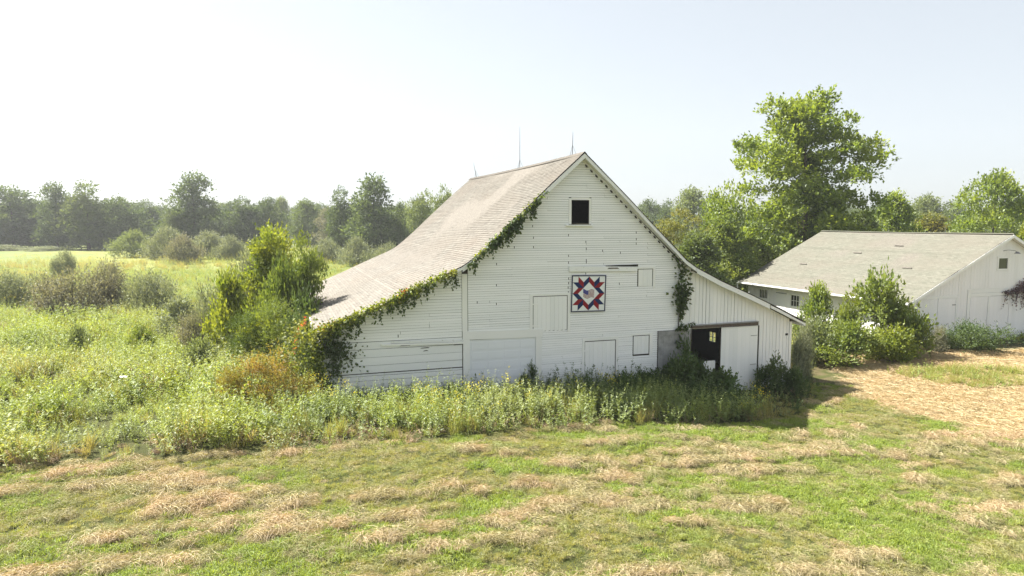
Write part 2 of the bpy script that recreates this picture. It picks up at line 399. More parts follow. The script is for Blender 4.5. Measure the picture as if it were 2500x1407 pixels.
def upright_boards(u0, u1, width, zlo, top, holes, vface, thick=0.02, axis='u'):
    out = []; u = u0
    while u < u1 - 0.02:
        w = width * R.uniform(.86, 1.14); e = min(u + w, u1)
        if u1 - e < width * .4: e = u1
        g = R.choice([.007, .012, .018, .026]) if axis == 'u' and width < .25 else R.choice([.003, .005, .007, .011]); a, b = u + g / 2, e - g / 2
        hs = [(h[2], h[3]) for h in holes if h[0] < b - .02 and h[1] > a + .02]
        zl = zlo((a + b) / 2) if callable(zlo) else zlo
        ta, tb = top(a), top(b)
        for s, z1 in subtract(zl, max(ta, tb), hs):
            full = z1 >= max(ta, tb) - 1e-6
            za, zb = (ta, tb) if full else (z1, z1)
            if min(za, zb) - s < 0.03: continue
            pr = thick + R.gauss(0, .002)
            if axis == 'u':
                m = MB().hexa([(a, vface - pr, s), (b, vface - pr, s), (b, vface, s), (a, vface, s), (a, vface - pr, za), (b, vface - pr, zb), (b, vface, zb), (a, vface, za)])
            else:
                m = MB().hexa([(vface - pr, b, s), (vface - pr, a, s), (vface, a, s), (vface, b, s), (vface - pr, b, zb), (vface - pr, a, za), (vface, a, za), (vface, b, zb)])
            out.append((z1 - s, m))
        u = e
    return out
def sheathing(us, zlo, top, holes, v0, v1, mat, parent, name='wall_frame', step=0.5):
    m = MB(); bp = sorted(set([us[0], us[1]] + [h[k] for h in holes for k in (0, 1) if us[0] < h[k] < us[1]] + list(np.arange(us[0], us[1], step))))
    for a, b in zip(bp[:-1], bp[1:]):
        if b - a < 1e-4: continue
        hs = [(h[2], h[3]) for h in holes if h[0] < (a + b) / 2 < h[1]]
        ta, tb = top(a), top(b)
        for s, e in subtract(zlo, min(ta, tb), hs):
            full = e >= min(ta, tb) - 1e-6
            m.hexa([(a, v0, s), (b, v0, s), (b, v1, s), (a, v1, s), (a, v0, ta if full else e), (b, v0, tb if full else e), (b, v1, tb if full else e), (a, v1, ta if full else e)])
    return m.build(name, mat, parent)
def roof_shingles(poly, v0, v1, expo, tabw, mat, name, parent, wav=0.03, seed=0):
    """poly from eave to ridge in (u,z); courses laid up the slope; one joined part"""
    P = np.array(poly, float); seg = np.hypot(*np.diff(P, axis=0).T); S = np.concatenate([[0], np.cumsum(seg)]); Lt = S[-1]
    def pos(s): return np.interp(s, S, P[:, 0]), np.interp(s, S, P[:, 1])
    def nrm(s):
        u1, z1 = pos(max(s - .15, 0)); u2, z2 = pos(min(s + .15, Lt)); d = np.array([u2 - u1, z2 - z1]); d /= np.hypot(*d)
        n = np.array([-d[1], d[0]]);  return n if n[1] > 0 else -n
    V = []; F = []; rn = []
    rg = np.random.default_rng(seed); nc = int(Lt / expo)
    for i in range(nc):
        s0 = i * expo; s1 = min(s0 + expo * 1.08, Lt); n0 = nrm(s0); n1 = nrm(s1); u0, z0 = pos(s0); u1, z1 = pos(s1)
        off = (i % 2) * tabw / 2 + rg.uniform(-.02, .02); vv = v0
        rowoff = rg.normal(0, .05)
        while vv < v1 - 1e-6:
            ve = min(v1, v0 + (math.floor((vv - v0 + off) / tabw + 1e-6) + 1) * tabw - off)
            if ve - vv < 1e-4: ve = vv + tabw
            g = 0.003; a, b = vv + g, min(ve, v1) - g
            th = 0.020 + rg.uniform(0, .006); lift = rg.choice([0, 0, 0, 0, 0, 0.012]) * rg.random(); drop = rg.normal(0, .004)
            w_ = lambda v, s: wav * 2 * (float(vnoise(np.array(v * .45), np.array(s * .5), 77 + seed)) - .5) - 0.0 - .05 * math.sin(math.pi * (v - v0) / (v1 - v0))
            def pt(u, z, n, h, v, s): h2 = h + w_(v, s); return (u + n[0] * h2, v, z + n[1] * h2)
            k = len(V)
            ud, zd = u0 + (u0 - u1) / expo * drop, z0 + (z0 - z1) / expo * drop
            V += [pt(ud, zd, n0, th + lift, a, s0), pt(ud, zd, n0, th + lift, b, s0), pt(u1, z1, n1, .003, b, s1), pt(u1, z1, n1, .003, a, s1), pt(ud, zd, n0, 0, a, s0), pt(ud, zd, n0, 0, b, s0)]
            F += [(k, k + 1, k + 2, k + 3), (k + 4, k + 5, k + 1, k)]
            q = min(1, max(0, .5 + rowoff * 2 + rg.normal(0, .17))); rn += [q, q * .5]
            vv = ve
    return tag(link(name, npmesh(name, V, F, mat, rn), parent), kind='stuff')
def roof_deck(poly, v0, v1, th, mat, name, parent, off=0.0, nv=12):
    P = np.array(poly, float); m = MB()
    for (a, b) in zip(P[:-1], P[1:]):
        m.hexa([(a[0], v0, a[1] - th - off), (b[0], v0, b[1] - th - off), (b[0], v1, b[1] - th - off), (a[0], v1, a[1] - th - off),
                (a[0], v0, a[1] - off), (b[0], v0, b[1] - off), (b[0], v1, b[1] - off), (a[0], v1, a[1] - off)])
    return m.build(name, mat, parent)
def rake_board(poly, v0, v1, h, off, mat, parent, name='rake_board'):
    m = MB(); P = poly
    for (a, b) in zip(P[:-1], P[1:]):
        m.hexa([(a[0], v0, a[1] - off - h), (b[0], v0, b[1] - off - h), (b[0], v1, b[1] - off - h), (a[0], v1, a[1] - off - h),
                (a[0], v0, a[1] - off), (b[0], v0, b[1] - off), (b[0], v1, b[1] - off), (a[0], v1, a[1] - off)])
    return m.build(name, mat, parent)
def trim(parent, mat, *boxes, name='trim_board'):
    o = None
    for b in boxes: o = MB().box(*b).build(name, mat, parent)
    return o

# ---------------------------------------------------------------- BARN
BL = 18.2
PLF = [(-.27, 2.72), (1.08, 3.21), (2.34, 3.74), (3.41, 4.22), (4.4, 4.66), (5.12, 4.97), (5.62, 5.20), (5.99, 5.45), (6.87, 6.2), (8.13, 7.33), (9.6, 8.68), (11.05, 9.97)]
PRF = [(11.05, 9.97), (12.35, 8.82), (13.28, 7.98), (14.35, 6.98), (15.37, 6.05), (16.2, 5.28), (16.75, 4.93), (18.14, 4.26), (19.71, 3.61), (21.35, 2.90), (23.05, 2.10)]
topf = prof_fn(PLF + PRF[1:]); wtop = lambda u: topf(u) - 0.15
B = empty('barn', (OB[0], OB[1], 0), ANG)
tag(B, 'big old white clapboard barn with a steep flared roof and lean-to wings', 'barn')
H_win = (10.62, 11.46, 6.97, 7.97); H_door = (16.78, 18.41, -1.6, 1.98)
sheathing((0.02, 22.55), -1.7, lambda u: wtop(u) - .02, [H_win, H_door], 0.0, 0.05, M['sheath'], B)
side_top = lambda z: (lambda v: z)
# other walls
m = MB().box(0.02, 0.07, 0.06, BL, -0.8, 2.62); m.build('side_wall', M['vert'], B)
WN = (6.20, 6.80, 0.02, 0.58)
m = MB(); m.box(22.5, 22.55, 0.06, WN[0], -1.7, 2.12).box(22.5, 22.55, WN[1], BL, -1.7, 2.12).box(22.5, 22.55, WN[0], WN[1], -1.7, WN[2]).box(22.5, 22.55, WN[0], WN[1], WN[3], 2.12)
m.build('side_wall', M['vert'], B)
m = MB(); m.box(22.49, 22.56, WN[0], WN[1], .285, .315).box(22.49, 22.56, 6.485, 6.515, WN[2], WN[3]); m.build('window_bars', M['trim'], B)
sheathing((0.02, 22.55), -1.7, lambda u: wtop(u) - .02, [], BL - .05, BL, M['vert'], B, 'rear_wall')
# roof
shL = roof_shingles(PLF, -0.42, BL + .3, 0.128, 0.30, M['shingle'], 'roof_shingles', B, seed=1)
shR = roof_shingles(PRF[::-1], -0.42, BL + .3, 0.128, 0.30, M['shingle'], 'roof_shingles', B, seed=2)
roof_deck(PLF, -0.40, BL + .28, 0.05, M['wood'], 'roof_deck', B, off=.045); roof_deck(PRF, -0.40, BL + .28, 0.05, M['wood'], 'roof_deck', B, off=.045)
v = -0.42
while v < BL + .28:            # ridge caps, one by one
    e = v + 0.20; sag = lambda q: .055 + .012 - .05 * math.sin(math.pi * (q + .42) / (BL + .72))
    z = 9.97 + sag(v) + R.uniform(0, .008); m = MB()
    m.hexa([(10.93, v, z - .13), (11.05, v, z - .02), (11.05, e + .04, z - .03), (10.93, e + .04, z - .14), (10.93, v, z - .11), (11.05, v, z), (11.05, e + .04, z - .014), (10.93, e + .04, z - .12)])
    m.hexa([(11.05, v, z - .02), (11.17, v, z - .13), (11.17, e + .04, z - .14), (11.05, e + .04, z - .03), (11.05, v, z), (11.17, v, z - .11), (11.17, e + .04, z - .12), (11.05, e + .04, z - .014)])
    m.build('ridge_cap', M['shingle'], B); v = e
# rake boards and soffits
rake_board([p for p in PLF if p[0] <= 5.7] , -0.435, -0.405, 0.12, .02, M['rake'], B)
rake_board([(5.625, 5.2)] + [p for p in PLF if p[0] > 5.7], -0.435, -0.405, 0.21, .02, M['rake'], B)
rake_board([p for p in PRF if p[0] <= 16.76], -0.435, -0.405, 0.17, .02, M['rake'], B)
rake_board([(16.77, 4.92), (18.14, 4.26), (19.71, 3.61), (20.9, 3.095)], -0.435, -0.405, 0.24, .02, M['rake'], B)
rake_board([(20.95, 3.06), (21.35, 2.89), (22.2, 2.49)], -0.43, -0.41, 0.14, .05, M['rake'], B)
rake_board([(22.23, 2.47), (23.05, 2.09)], -0.425, -0.405, 0.10, .06, M['rake'], B)
rake_board(PRF, -0.445, -0.415, 0.045, -.02, M['dark'], B, 'roof_edge_strip')
rake_board(PLF, -0.40, -0.03, 0.02, .10, M['trim'], B, 'soffit'); rake_board(PRF, -0.40, -0.03, 0.02, .10, M['trim'], B, 'soffit')
rake_board([(7.0, 6.31), (11.05, 9.97)], -0.03, -0.004, 0.10, .13, M['rake'], B, 'frieze_board')
rake_board([(11.05, 9.97), (16.7, 4.98)], -0.03, -0.004, 0.10, .13, M['rake'], B, 'frieze_board')
u = 11.25
while u < 16.6:              # dark blocks painted in as shaded gaps under the right rake
    z = topf(u) - .335; MB().quadbox([(u, z), (u + .085, z - .075), (u + .085, z - .02), (u, z + .055)], -0.10, -0.035).build('shade_gap_block', M['dark'], B); u += .245
trim(B, M['trim'], (-.3, -.26, -.4, BL + .28, 2.50, 2.68), (23.02, 23.06, -.4, BL + .28, 1.9, 2.06), name='eave_board')
# clapboards
holesM = [(10.50, 11.58, 6.85, 8.10), (8.72, 10.58, 2.26, 3.92), (13.90, 14.80, 4.08, 4.98), (5.70, 9.25, -2, 2.40), (11.20, 12.97, -2, 1.84), (13.72, 14.72, .94, 1.93), (15.0, 16.3, -2, 2.02)]
GAPS = [(8.83, 6.8), (8.87, 6.36), (8.87, 5.92), (10.5, 6.46), (10.51, 5.51), (10.51, 5.27), (10.52, 4.59), (10.52, 4.37), (10.5, 4.17), (10.51, 3.99), (11.33, 6.13), (11.35, 5.8), (11.36, 5.39), (11.36, 5.22), (11.34, 4.76), (12.15, 5.7), (13.01, 6.64), (13.03, 5.63), (13.81, 6.57), (13.82, 6.23), (13.82, 6.01), (13.0, 4.29), (7.21, 5.2), (7.2, 4.38), (7.2, 3.55), (6.35, 3.62), (8.0, 5.9), (8.05, 6.4)]
bm_ = course_boards(5.95, 16.06, -1.2, 9.9, 0.1, lambda u: wtop(u) - .03, holesM, [6.9, 7.9, 9.5, 11.35, 12.2, 13.0, 14.4, 15.3], GAPS, -.004)
bm_ += course_boards(0.10, 5.68, 2.22, 5.3, 0.115, lambda u: wtop(u) - .03, [], [1.7, 3.1, 4.3], [(3.0, 2.4)], -.004, .02)
emit(bm_, 'clapboard', M['clap'], B)
for z0, z1, sg in ((1.90, 2.20, .01), (1.57, 1.895, .0), (1.24, 1.565, .0), (.93, 1.235, .0), (.82, .90, .01), (.62, .81, 0), (.30, .615, 0), (.12, .295, 0), (-.06, .115, 0)):
    dz = R.uniform(-.01, .01)
    MB().quadbox([(.10, z0 + .004), (5.68, z0 + .004 + dz), (5.68, z1 - .004), (.10, z1 - .004)], -.03 - R.uniform(0, .006), -.004).build('wide_board', M['clap'], B)
MB().quadbox([(2.3, 2.03), (5.74, 1.93), (5.74, 2.0), (2.3, 2.10)], -.11, -.045).build('sliding_track_cover', M['trim'], B)
MB().quadbox([(2.72, 2.11), (5.74, 2.01), (5.74, 2.10), (2.72, 2.20)], -.085, -.04).build('sliding_track_cover', M['rake'], B)
for a, b, z in ((3.05, 3.5, 1.965), (3.9, 4.3, 1.82), (5.1, 5.7, 1.93), (5.3, 5.72, 1.88), (4.0, 4.25, 1.70)):
    MB().quadbox([(a, z), (b, z + .005), (b - .08, z + .04), (a + .07, z + .03)], -.048, -.037).build('rot_patch', M['dark'], B)
# trim of front wall
trim(B, M['trim'], (5.69, 5.92, -.045, -.004, 2.44, 4.86), (0.0, .10, -.04, -.004, -.6, 2.6))
MB().quadbox([(5.70, 2.08), (9.30, 2.03), (9.30, 2.38), (5.70, 2.44)], -.06, -.004).build('header_board', M['trim'], B)
trim(B, M['trim'], (5.72, 6.01, -.055, -.004, -1.0, 2.075), (8.98, 9.25, -.055, -.004, -1.0, 2.03), name='door_post')
# gable opening frame
w = MB().box(10.50, 10.615, -.05, .04, 6.92, 8.06).box(11.465, 11.56, -.05, .04, 6.92, 8.06).box(10.615, 11.465, -.05, .04, 7.975, 8.09)
wf = w.build('window_frame', M['trim'], B)
MB().quadbox([(10.36, 6.85), (11.60, 6.83), (11.60, 6.90), (10.36, 6.90)], -.13, .0).build('sill', M['rake'], wf)
MB().quadbox([(10.75, 6.90), (11.5, 6.88), (11.42, 6.95), (10.9, 6.96)], -.10, .0).build('broken_sill_board', M['wood'], wf)
# hay door with its planks
def plank_door(name, u0, u1, z0, z1, n, parent, mat=None, depth=-.03, frame=.0, slant=0.0, ragged=0.0, tmat=None, gapw=.006):
    bk = MB().box(u0, u1, depth + .012, depth + .03, z0, z1).build(name, M['dark'], parent); w_ = (u1 - u0) / n
    for i in range(n):
        a = u0 + i * w_ + gapw / 2; b = u0 + (i + 1) * w_ - gapw / 2; rg = R.uniform(0, ragged)
        MB().hexa([(a, depth - R.uniform(0, .004), z0 - rg * .3), (b, depth, z0 + rg), (b, depth + .014, z0 + rg), (a, depth + .014, z0 - rg * .3), (a, depth, z1 + .004), (b, depth, z1 + .004), (b, depth + .014, z1 + .004), (a, depth + .014, z1 + .004)]).build('plank', mat or M['vert'], bk)
    return bk
hd = plank_door('hay_door', 8.87, 10.445, 2.27, 3.785, 8, B, ragged=.03)
for z in (2.5, 3.45): MB().box(8.84, 9.12, -.052, -.036, z, z + .05).build('strap_hinge', M['trim'], hd)
trim(B, M['trim'], (8.71, 8.84, -.045, -.004, 2.2, 3.93), (10.475, 10.60, -.045, -.004, 2.2, 3.93), (8.84, 10.475, -.045, -.004, 3.82, 3.93))
h1 = plank_door('small_hatch', 13.95, 14.665, 4.10, 4.865, 3, B)
trim(B, M['trim'], (14.70, 14.82, -.045, -.004, 4.0, 5.0), (13.82, 14.70, -.045, -.004, 4.90, 5.0))
h2 = plank_door('lower_hatch', 13.76, 14.545, .97, 1.81, 4, B)
trim(B, M['trim'], (14.585, 14.74, -.045, -.004, .86, 1.95), (13.65, 14.585, -.045, -.004, 1.85, 1.95))
ld = plank_door('stable_door', 11.33, 12.825, -.9, 1.675, 7, B)
MB().box(11.3, 11.5, -.055, -.036, 1.25, 1.31).build('strap_hinge', M['trim'], ld)
trim(B, M['trim'], (11.2, 11.31, -.045, -.004, -.9, 1.86), (12.865, 12.98, -.045, -.004, -.9, 1.86), (11.31, 12.865, -.045, -.004, 1.72, 1.86))
MB().quadbox([(10.52, 4.86), (13.86, 4.80), (13.86, 5.0), (10.52, 5.10)], -.10, -.004).build('old_track_board', M['rake'], B)
MB().quadbox([(12.3, 5.055), (13.90, 5.02), (13.90, 5.11), (12.3, 5.075)], -.075, -.02).build('gap_under_track_hood', M['dark'], B)
MB().quadbox([(12.35, 4.93), (12.95, 4.93), (12.85, 4.99), (12.42, 4.99)], -.106, -.1).build('bare_wood_patch', M['wood'], B)
# garage door
gd = MB().box(6.015, 8.975, -.02, .0, -1.0, 2.05).build('garage_door', M['garage'], B)
for r_ in range(7):
    for c_ in range(4):
        a = 6.08 + c_ * .73; z = 1.63 - r_ * .42
        MB().hexa([(a, -.021, z), (a + .66, -.021, z), (a + .66, -.02, z), (a, -.02, z), (a, -.021, z + .34), (a + .66, -.021, z + .34), (a + .66, -.02, z + .34), (a, -.02, z + .34)])
        MB().hexa([(a + .0, -.034, z), (a + .66, -.034, z), (a + .66, -.021, z), (a, -.021, z), (a + .03, -.028, z + .30), (a + .63, -.028, z + .30), (a + .63, -.021, z + .30), (a + .03, -.021, z + .30)]).build('door_panel', M['garage'], gd)
# grey weathered panel door
gp = plank_door('grey_swung_door', 15.02, 16.72, -1.1, 1.97, 6, B, M['graywood'], depth=-.07)
MB().box(15.0, 16.74, -.10, -.085, 1.80, 1.99).build('rail', M['graywood'], gp)
MB().quadbox([(15.05, .7), (15.25, .65), (16.6, 1.75), (16.45, 1.8)], -.10, -.086).build('brace', M['graywood'], gp)
# right wing boards and trims
vb = upright_boards(16.78, 22.42, .205, lambda u: 2.0 if u < 20.56 else -1.6, lambda u: wtop(u) - .02, [], -.004)
vb += upright_boards(16.08, 16.70, .31, 2.03, lambda u: wtop(u) - .03, [], -.004)
emit(vb, 'upright_board', M['vert'], B)
trim(B, M['trim'], (16.70, 16.77, -.05, -.004, 2.2, 4.72), (22.43, 22.56, -.045, -.004, -1.6, 2.1), (16.62, 16.74, -.06, -.004, 1.9, 2.22))
MB().quadbox([(16.76, 2.04), (20.48, 2.03), (20.48, 2.20), (16.76, 2.17)], -.16, -.03).build('door_track', M['track'], B)
MB().quadbox([(16.76, 2.165), (20.48, 2.19), (20.48, 2.225), (16.76, 2.20)], -.19, -.03).build('track_hood', M['graywood'], B)
sd = plank_door('sliding_door', 18.41, 20.50, -1.25, 2.0, 9, B, depth=-.10, gapw=.003)
for z in (.1, 1.52): MB().box(20.1, 20.44, -.125, -.104, z, z + .025).build('strap_hinge', M['graywood'], sd)
MB().box(20.52, 20.56, -.05, -.006, -1.4, 2.0).build('dark_gap', M['dark'], B)
plank_door('half_door', 17.60, 18.26, -1.3, .38, 3, B, depth=.10)
trim(B, M['wood'], (16.70, 16.79, -.06, .1, -1.2, 2.0), name='door_post')
MB().box(22.2, 22.34, -.045, -.02, 1.42, 1.52).build('black_knob', M['dark'], B)
# lightning rods
for vv, ln, lean in ((16.9, .95, -.2), (8.1, 2.2, 0.0), (.92, 1.03, .02)):
    z = 9.97 + .04 - .05 * math.sin(math.pi * (vv + .42) / (BL + .72))
    m = MB().tube([(11.05, vv, z), (11.05 + lean * .6, vv, z + ln * .55), (11.05 + lean, vv, z + ln)], [.018, .014, .006], 6)
    rod = m.build('lightning_rod', M['metal'], B)
    m = MB()
    for du, dv in ((-.22, -.15), (.22, -.15), (0, .25)):
        zz = z - (.2 if du else .02)
        m.tube([(11.05 + du, vv + dv, zz), (11.05 + lean * .3, vv, z + min(.45, ln * .45))], [.007, .007], 4)
    m.build('tripod_brace', M['metal'], rod)

# ---------------------------------------------------------------- barn quilt
QC = [(10.61, 3.06), (12.27, 3.04), (12.31, 4.66), (10.65, 4.69)]
qt = empty('barn_quilt', (*barn(11.45, -.08), 3.85), ANG)
tag(qt, 'square red and blue star quilt panel with a flag, hung on the barn', 'barn quilt')
def Q(x, y):     # x right, y down in 0..1
    b = np.array(QC[0]) * (1 - x) + np.array(QC[1]) * x; t = np.array(QC[3]) * (1 - x) + np.array(QC[2]) * x
    p = t * (1 - y) + b * y; return (p[0] - 11.45, p[1] - 3.85)
MB().quadbox([Q(0, 1), Q(1, 1), Q(1, 0), Q(0, 0)], 0.0, .03).build('panel', M['quiltwhite'], qt)
fr = .028
for a in (((0, 1), (1, 1), (1, 1 - fr), (0, 1 - fr)), ((0, fr), (1, fr), (1, 0), (0, 0)), ((0, 1 - fr), (fr, 1 - fr), (fr, fr), (0, fr)), ((1 - fr, 1 - fr), (1, 1 - fr), (1, fr), (1 - fr, fr))):
    MB().quadbox([Q(*p) for p in a], -.012, -.0005).build('frame_strip', M['navy'], qt)
def qq(x, y): k = .035 + .93 * x / 6, .035 + .93 * y / 6; return Q(*k)
def patch(pts, mat, name):
    P = [qq(*p) for p in pts]; ar = sum(P[i][0] * P[(i + 1) % 4][1] - P[(i + 1) % 4][0] * P[i][1] for i in range(4))
    if ar < 0: P = P[::-1]
    MB().quadbox(P, -.005, -.0005).build(name, mat, qt)
for pts, c in (([(3, 0), (3, 1), (2, 2), (2, 1)], 'b'), ([(0, 3), (1, 3), (2, 2), (1, 2)], 'r'), ([(1, 0), (2, 1), (2, 2), (1, 1)], 'r'), ([(0, 1), (1, 1), (2, 2), (1, 2)], 'b')):
    sw = {'r': 'b', 'b': 'r'}
    for fx, fy in ((0, 0), (1, 0), (0, 1), (1, 1)):
        pp = [((6 - x) if fx else x, (6 - y) if fy else y) for x, y in pts]
        cc = c if fx == fy else sw[c]
        patch(pp, M['red'] if cc == 'r' else M['blue'], 'red_patch' if cc == 'r' else 'blue_patch')
# waving flag
fl = None
def fw(x): return .022 * math.sin(x * 15.5 + 1.0) + .01 * math.sin(x * 31)
m = MB()
def band(m, x0, x1, y0, y1, d):
    n = 14
    for i in range(n):
        a = x0 + (x1 - x0) * i / n; b = x0 + (x1 - x0) * (i + 1) / n
        f = lambda x, y: Q(x, y + fw(x) + .10 * (x - .36))
        m.quadbox([f(a, y1), f(b, y1), f(b, y0), f(a, y0)], d, -.0006)
band(m, .345, .66, .385, .595, -.003); fl = m.build('flag', M['quiltwhite'], qt)
for i in range(7):
    m = MB(); y0 = .385 + i * .0323; band(m, .345, .66, y0, y0 + .017, -.0055); m.build('stripe', M['flagred'], fl)
m = MB(); band(m, .338, .49, .378, .49, -.008); m.build('canton', M['flagblue'], fl)

# ---------------------------------------------------------------- LONG SHED on the right
SL = 16.5
SPL = [(-.85, 1.93), (7.89, 6.2)]; SPR = [(7.89, 6.2), (16.9, 1.8)]
stop_ = prof_fn(SPL + SPR[1:]); swt = lambda u: stop_(u) - .12
S = empty('long_shed', (G2[0], G2[1], 0), ANG)
tag(S, 'long low white shed with a pale green-grey roof behind the barn', 'shed')
roof_shingles(SPL, -.42, SL + .3, .13, .30, M['shingle2'], 'roof_shingles', S, seed=3, wav=.022)
roof_shingles(SPR[::-1], -.42, SL + .3, .13, .30, M['shingle2'], 'roof_shingles', S, seed=4, wav=.012)
roof_deck(SPL, -.4, SL + .28, .06, M['wood'], 'roof_deck', S, off=.045); roof_deck(SPR, -.4, SL + .28, .06, M['wood'], 'roof_deck', S, off=.045)
m = MB(); m.tube([(7.89, -.42, 6.25), (7.89, 8, 6.20), (7.89, SL + .3, 6.25)], [.05] * 3, 6); m.build('ridge_cap', M['shingle2'], S)
rake_board(SPL, -.44, -.405, .20, .01, M['trim'], S); rake_board(SPR, -.44, -.405, .20, .01, M['trim'], S)
rake_board(SPL, -.40, -.03, .02, .11, M['trim'], S, 'soffit'); rake_board(SPR, -.40, -.03, .02, .11, M['trim'], S, 'soffit')
SWN = (7.20, 8.02, 3.92, 4.62)
sheathing((.02, 16.35), -1.3, lambda u: swt(u) - .02, [SWN], 0, .05, M['trim'], S)
sheathing((.02, 16.35), -1.3, lambda u: swt(u) - .02, [], SL - .05, SL, M['trim'], S, 'rear_wall')
MB().box(16.3, 16.35, .06, SL - .06, -1.3, 1.9).build('side_wall', M['trim'], S)
sb = upright_boards(.10, 16.3, .27, -1.25, lambda u: swt(u) - .02, [(.30, 3.70, -2, 2.27), (4.55, 12.2, -2, 2.62), (7.06, 8.16, 3.80, 4.74)], -.004, .014)
emit(sb, 'upright_board', M['shedv'], S)
wfr = MB().box(7.08, 7.20, -.045, .03, 3.82, 4.73).box(8.02, 8.14, -.045, .03, 3.82, 4.73).box(7.20, 8.02, -.045, .03, 4.62, 4.73).box(7.20, 8.02, -.045, .03, 3.82, 3.92).build('window_frame', M['trim'], S)
MB().box(7.2, 8.02, -.005, .005, 3.92, 4.62).build('pane', M['glass'], wfr)
trim(S, M['trim'], (.0, .10, -.04, -.004, -1.2, 1.95), (.32, .45, -.045, -.004, -1.1, 2.2), (3.58, 3.70, -.045, -.004, -1.1, 2.2), (.45, 3.58, -.045, -.004, 2.10, 2.25),
     (4.58, 4.80, -.05, -.004, -1.1, 2.6), (4.80, 12.1, -.045, -.004, 2.12, 2.34), (4.80, 12.1, -.03, -.004, 2.36, 2.60), (6.42, 6.60, -.06, -.004, .2, 2.12))
def panel_door(u0, u1, z0, z1):
    d = MB().box(u0, u1, -.030, -.006, z0, z1).build('barn_door', M['shedv'], S)
    n = 5; w_ = (u1 - u0) / n
    for i in range(n): MB().box(u0 + i * w_ + .0015, u0 + (i + 1) * w_ - .0015, -.040, -.0305, z0, z1 - .01).build('plank', M['shedv'], d)
    return d
panel_door(.48, 1.99, -1.0, 2.08); d_ = panel_door(2.03, 3.55, -1.0, 2.08); MB().box(3.25, 3.56, -.055, -.041, 1.62, 1.68).build('strap_hinge', M['graywood'], d_)
panel_door(4.84, 6.40, -1.0, 2.10); panel_door(6.63, 8.35, -1.0, 2.10); panel_door(8.40, 10.1, -1.0, 2.10); panel_door(10.15, 11.9, -1.0, 2.1)
MB().box(6.6, 8.4, -.02, -.005, 2.10, 2.13).build('dark_gap', M['dark'], S)
# gooseneck lamp above gable window
m = MB().tube([(7.55, -.03, 5.12), (7.75, -.2, 5.18), (8.05, -.42, 5.14), (8.2, -.5, 5.05)], [.018] * 4, 6); lp = m.build('gooseneck_lamp', M['metal'], S)
MB().tube([(8.2, -.5, 5.07), (8.2, -.5, 5.02), (8.2, -.5, 4.94)], [.05, .12, .2], 12, cap=False).build('lamp_shade', M['metal'], lp)
# left side wall: v runs back
w1 = (13.95, 14.95, .72, 1.42); w2 = (10.25, 11.15, .45, 1.30)
def sidewall(holes):
    bp = sorted(set([.05, SL - .05] + [h[k] for h in holes for k in (0, 1)])); m = MB()
    for a, b in zip(bp[:-1], bp[1:]):
        hs = [(h[2], h[3]) for h in holes if h[0] < (a + b) / 2 < h[1]]
        for s, e in subtract(-1.3, 1.95, hs): m.box(.02, .06, a, b, s, e)
    m.build('side_wall', M['trim'], S)
sidewall([w1, w2])
sb = upright_boards(.06, SL - .06, .26, -1.2, lambda v: 1.86, [(w1[0] - .1, w1[1] + .1, w1[2] - .1, w1[3] + .1), (w2[0] - .1, w2[1] + .1, w2[2] - .1, w2[3] + .1)], .018, .014, axis='v')
emit(sb, 'upright_board', M['shedv'], S)
for w_, nb in ((w1, 4), (w2, 2)):
    f = MB(); x0, x1 = -.03, .03
    f.box(x0, x1, w_[0] - .1, w_[0], w_[2] - .1, w_[3] + .1).box(x0, x1, w_[1], w_[1] + .1, w_[2] - .1, w_[3] + .1).box(x0, x1, w_[0], w_[1], w_[3], w_[3] + .1).box(x0, x1, w_[0], w_[1], w_[2] - .1, w_[2])
    fo = f.build('window_frame', M['trim'], S); MB().box(.03, .036, w_[0], w_[1], w_[2], w_[3]).build('pane', M['glass'], fo)
    for i in range(1, nb + 1):
        y = w_[0] + (w_[1] - w_[0]) * i / (nb + 1); MB().box(-.005, .012, y - .018, y + .018, w_[2], w_[3]).build('window_bar', M['trim'], fo)
    if nb == 2: MB().box(-.004, .011, w_[0], w_[1], (w_[2] + w_[3]) / 2 - .015, (w_[2] + w_[3]) / 2 + .015).build('window_bar', M['trim'], fo)
sdr = MB().box(-.012, .0035, 11.75, 12.85, -1.1, 1.3).build('side_door', M['trim'], S)
MB().box(-.02, .004, 11.68, 12.92, 1.302, 1.36).build('lintel', M['graywood'], sdr)
# gutter and spout
g = MB().tube([(-.88, -.4, 1.86), (-.88, SL + .35, 1.86)], [.075, .075], 8).build('gutter', M['trim'], S)
MB().tube([(-.88, SL + .28, 1.82), (-.88, SL + .28, 1.25), (-.75, SL + .15, 1.05), (-.35, SL + .02, .92)], [.06] * 4, 8).build('downspout', M['trim'], g)
for vv in (.5, 4.6, 9.6, SL - .8):
    MB().tube([(7.89, vv, 6.2), (7.89, vv, 6.72)], [.014, .006], 5).build('lightning_rod', M['metal'], S)
for uu, vv in ((3.0, 3.0), (4.6, 9.0), (2.5, 12.5), (5.9, 6.4)):
    z = 1.93 + (uu + .85) * (6.2 - 1.93) / 8.74
    MB().hexa([(uu, vv, z + .03), (uu + .10, vv, z + .08), (uu + .10, vv + .8, z + .085), (uu, vv + .8, z + .035), (uu, vv, z + .06), (uu + .10, vv, z + .1), (uu + .10, vv + .8, z + .1), (uu, vv + .8, z + .06)]).build('lifted_shingle', M['wood'], S)

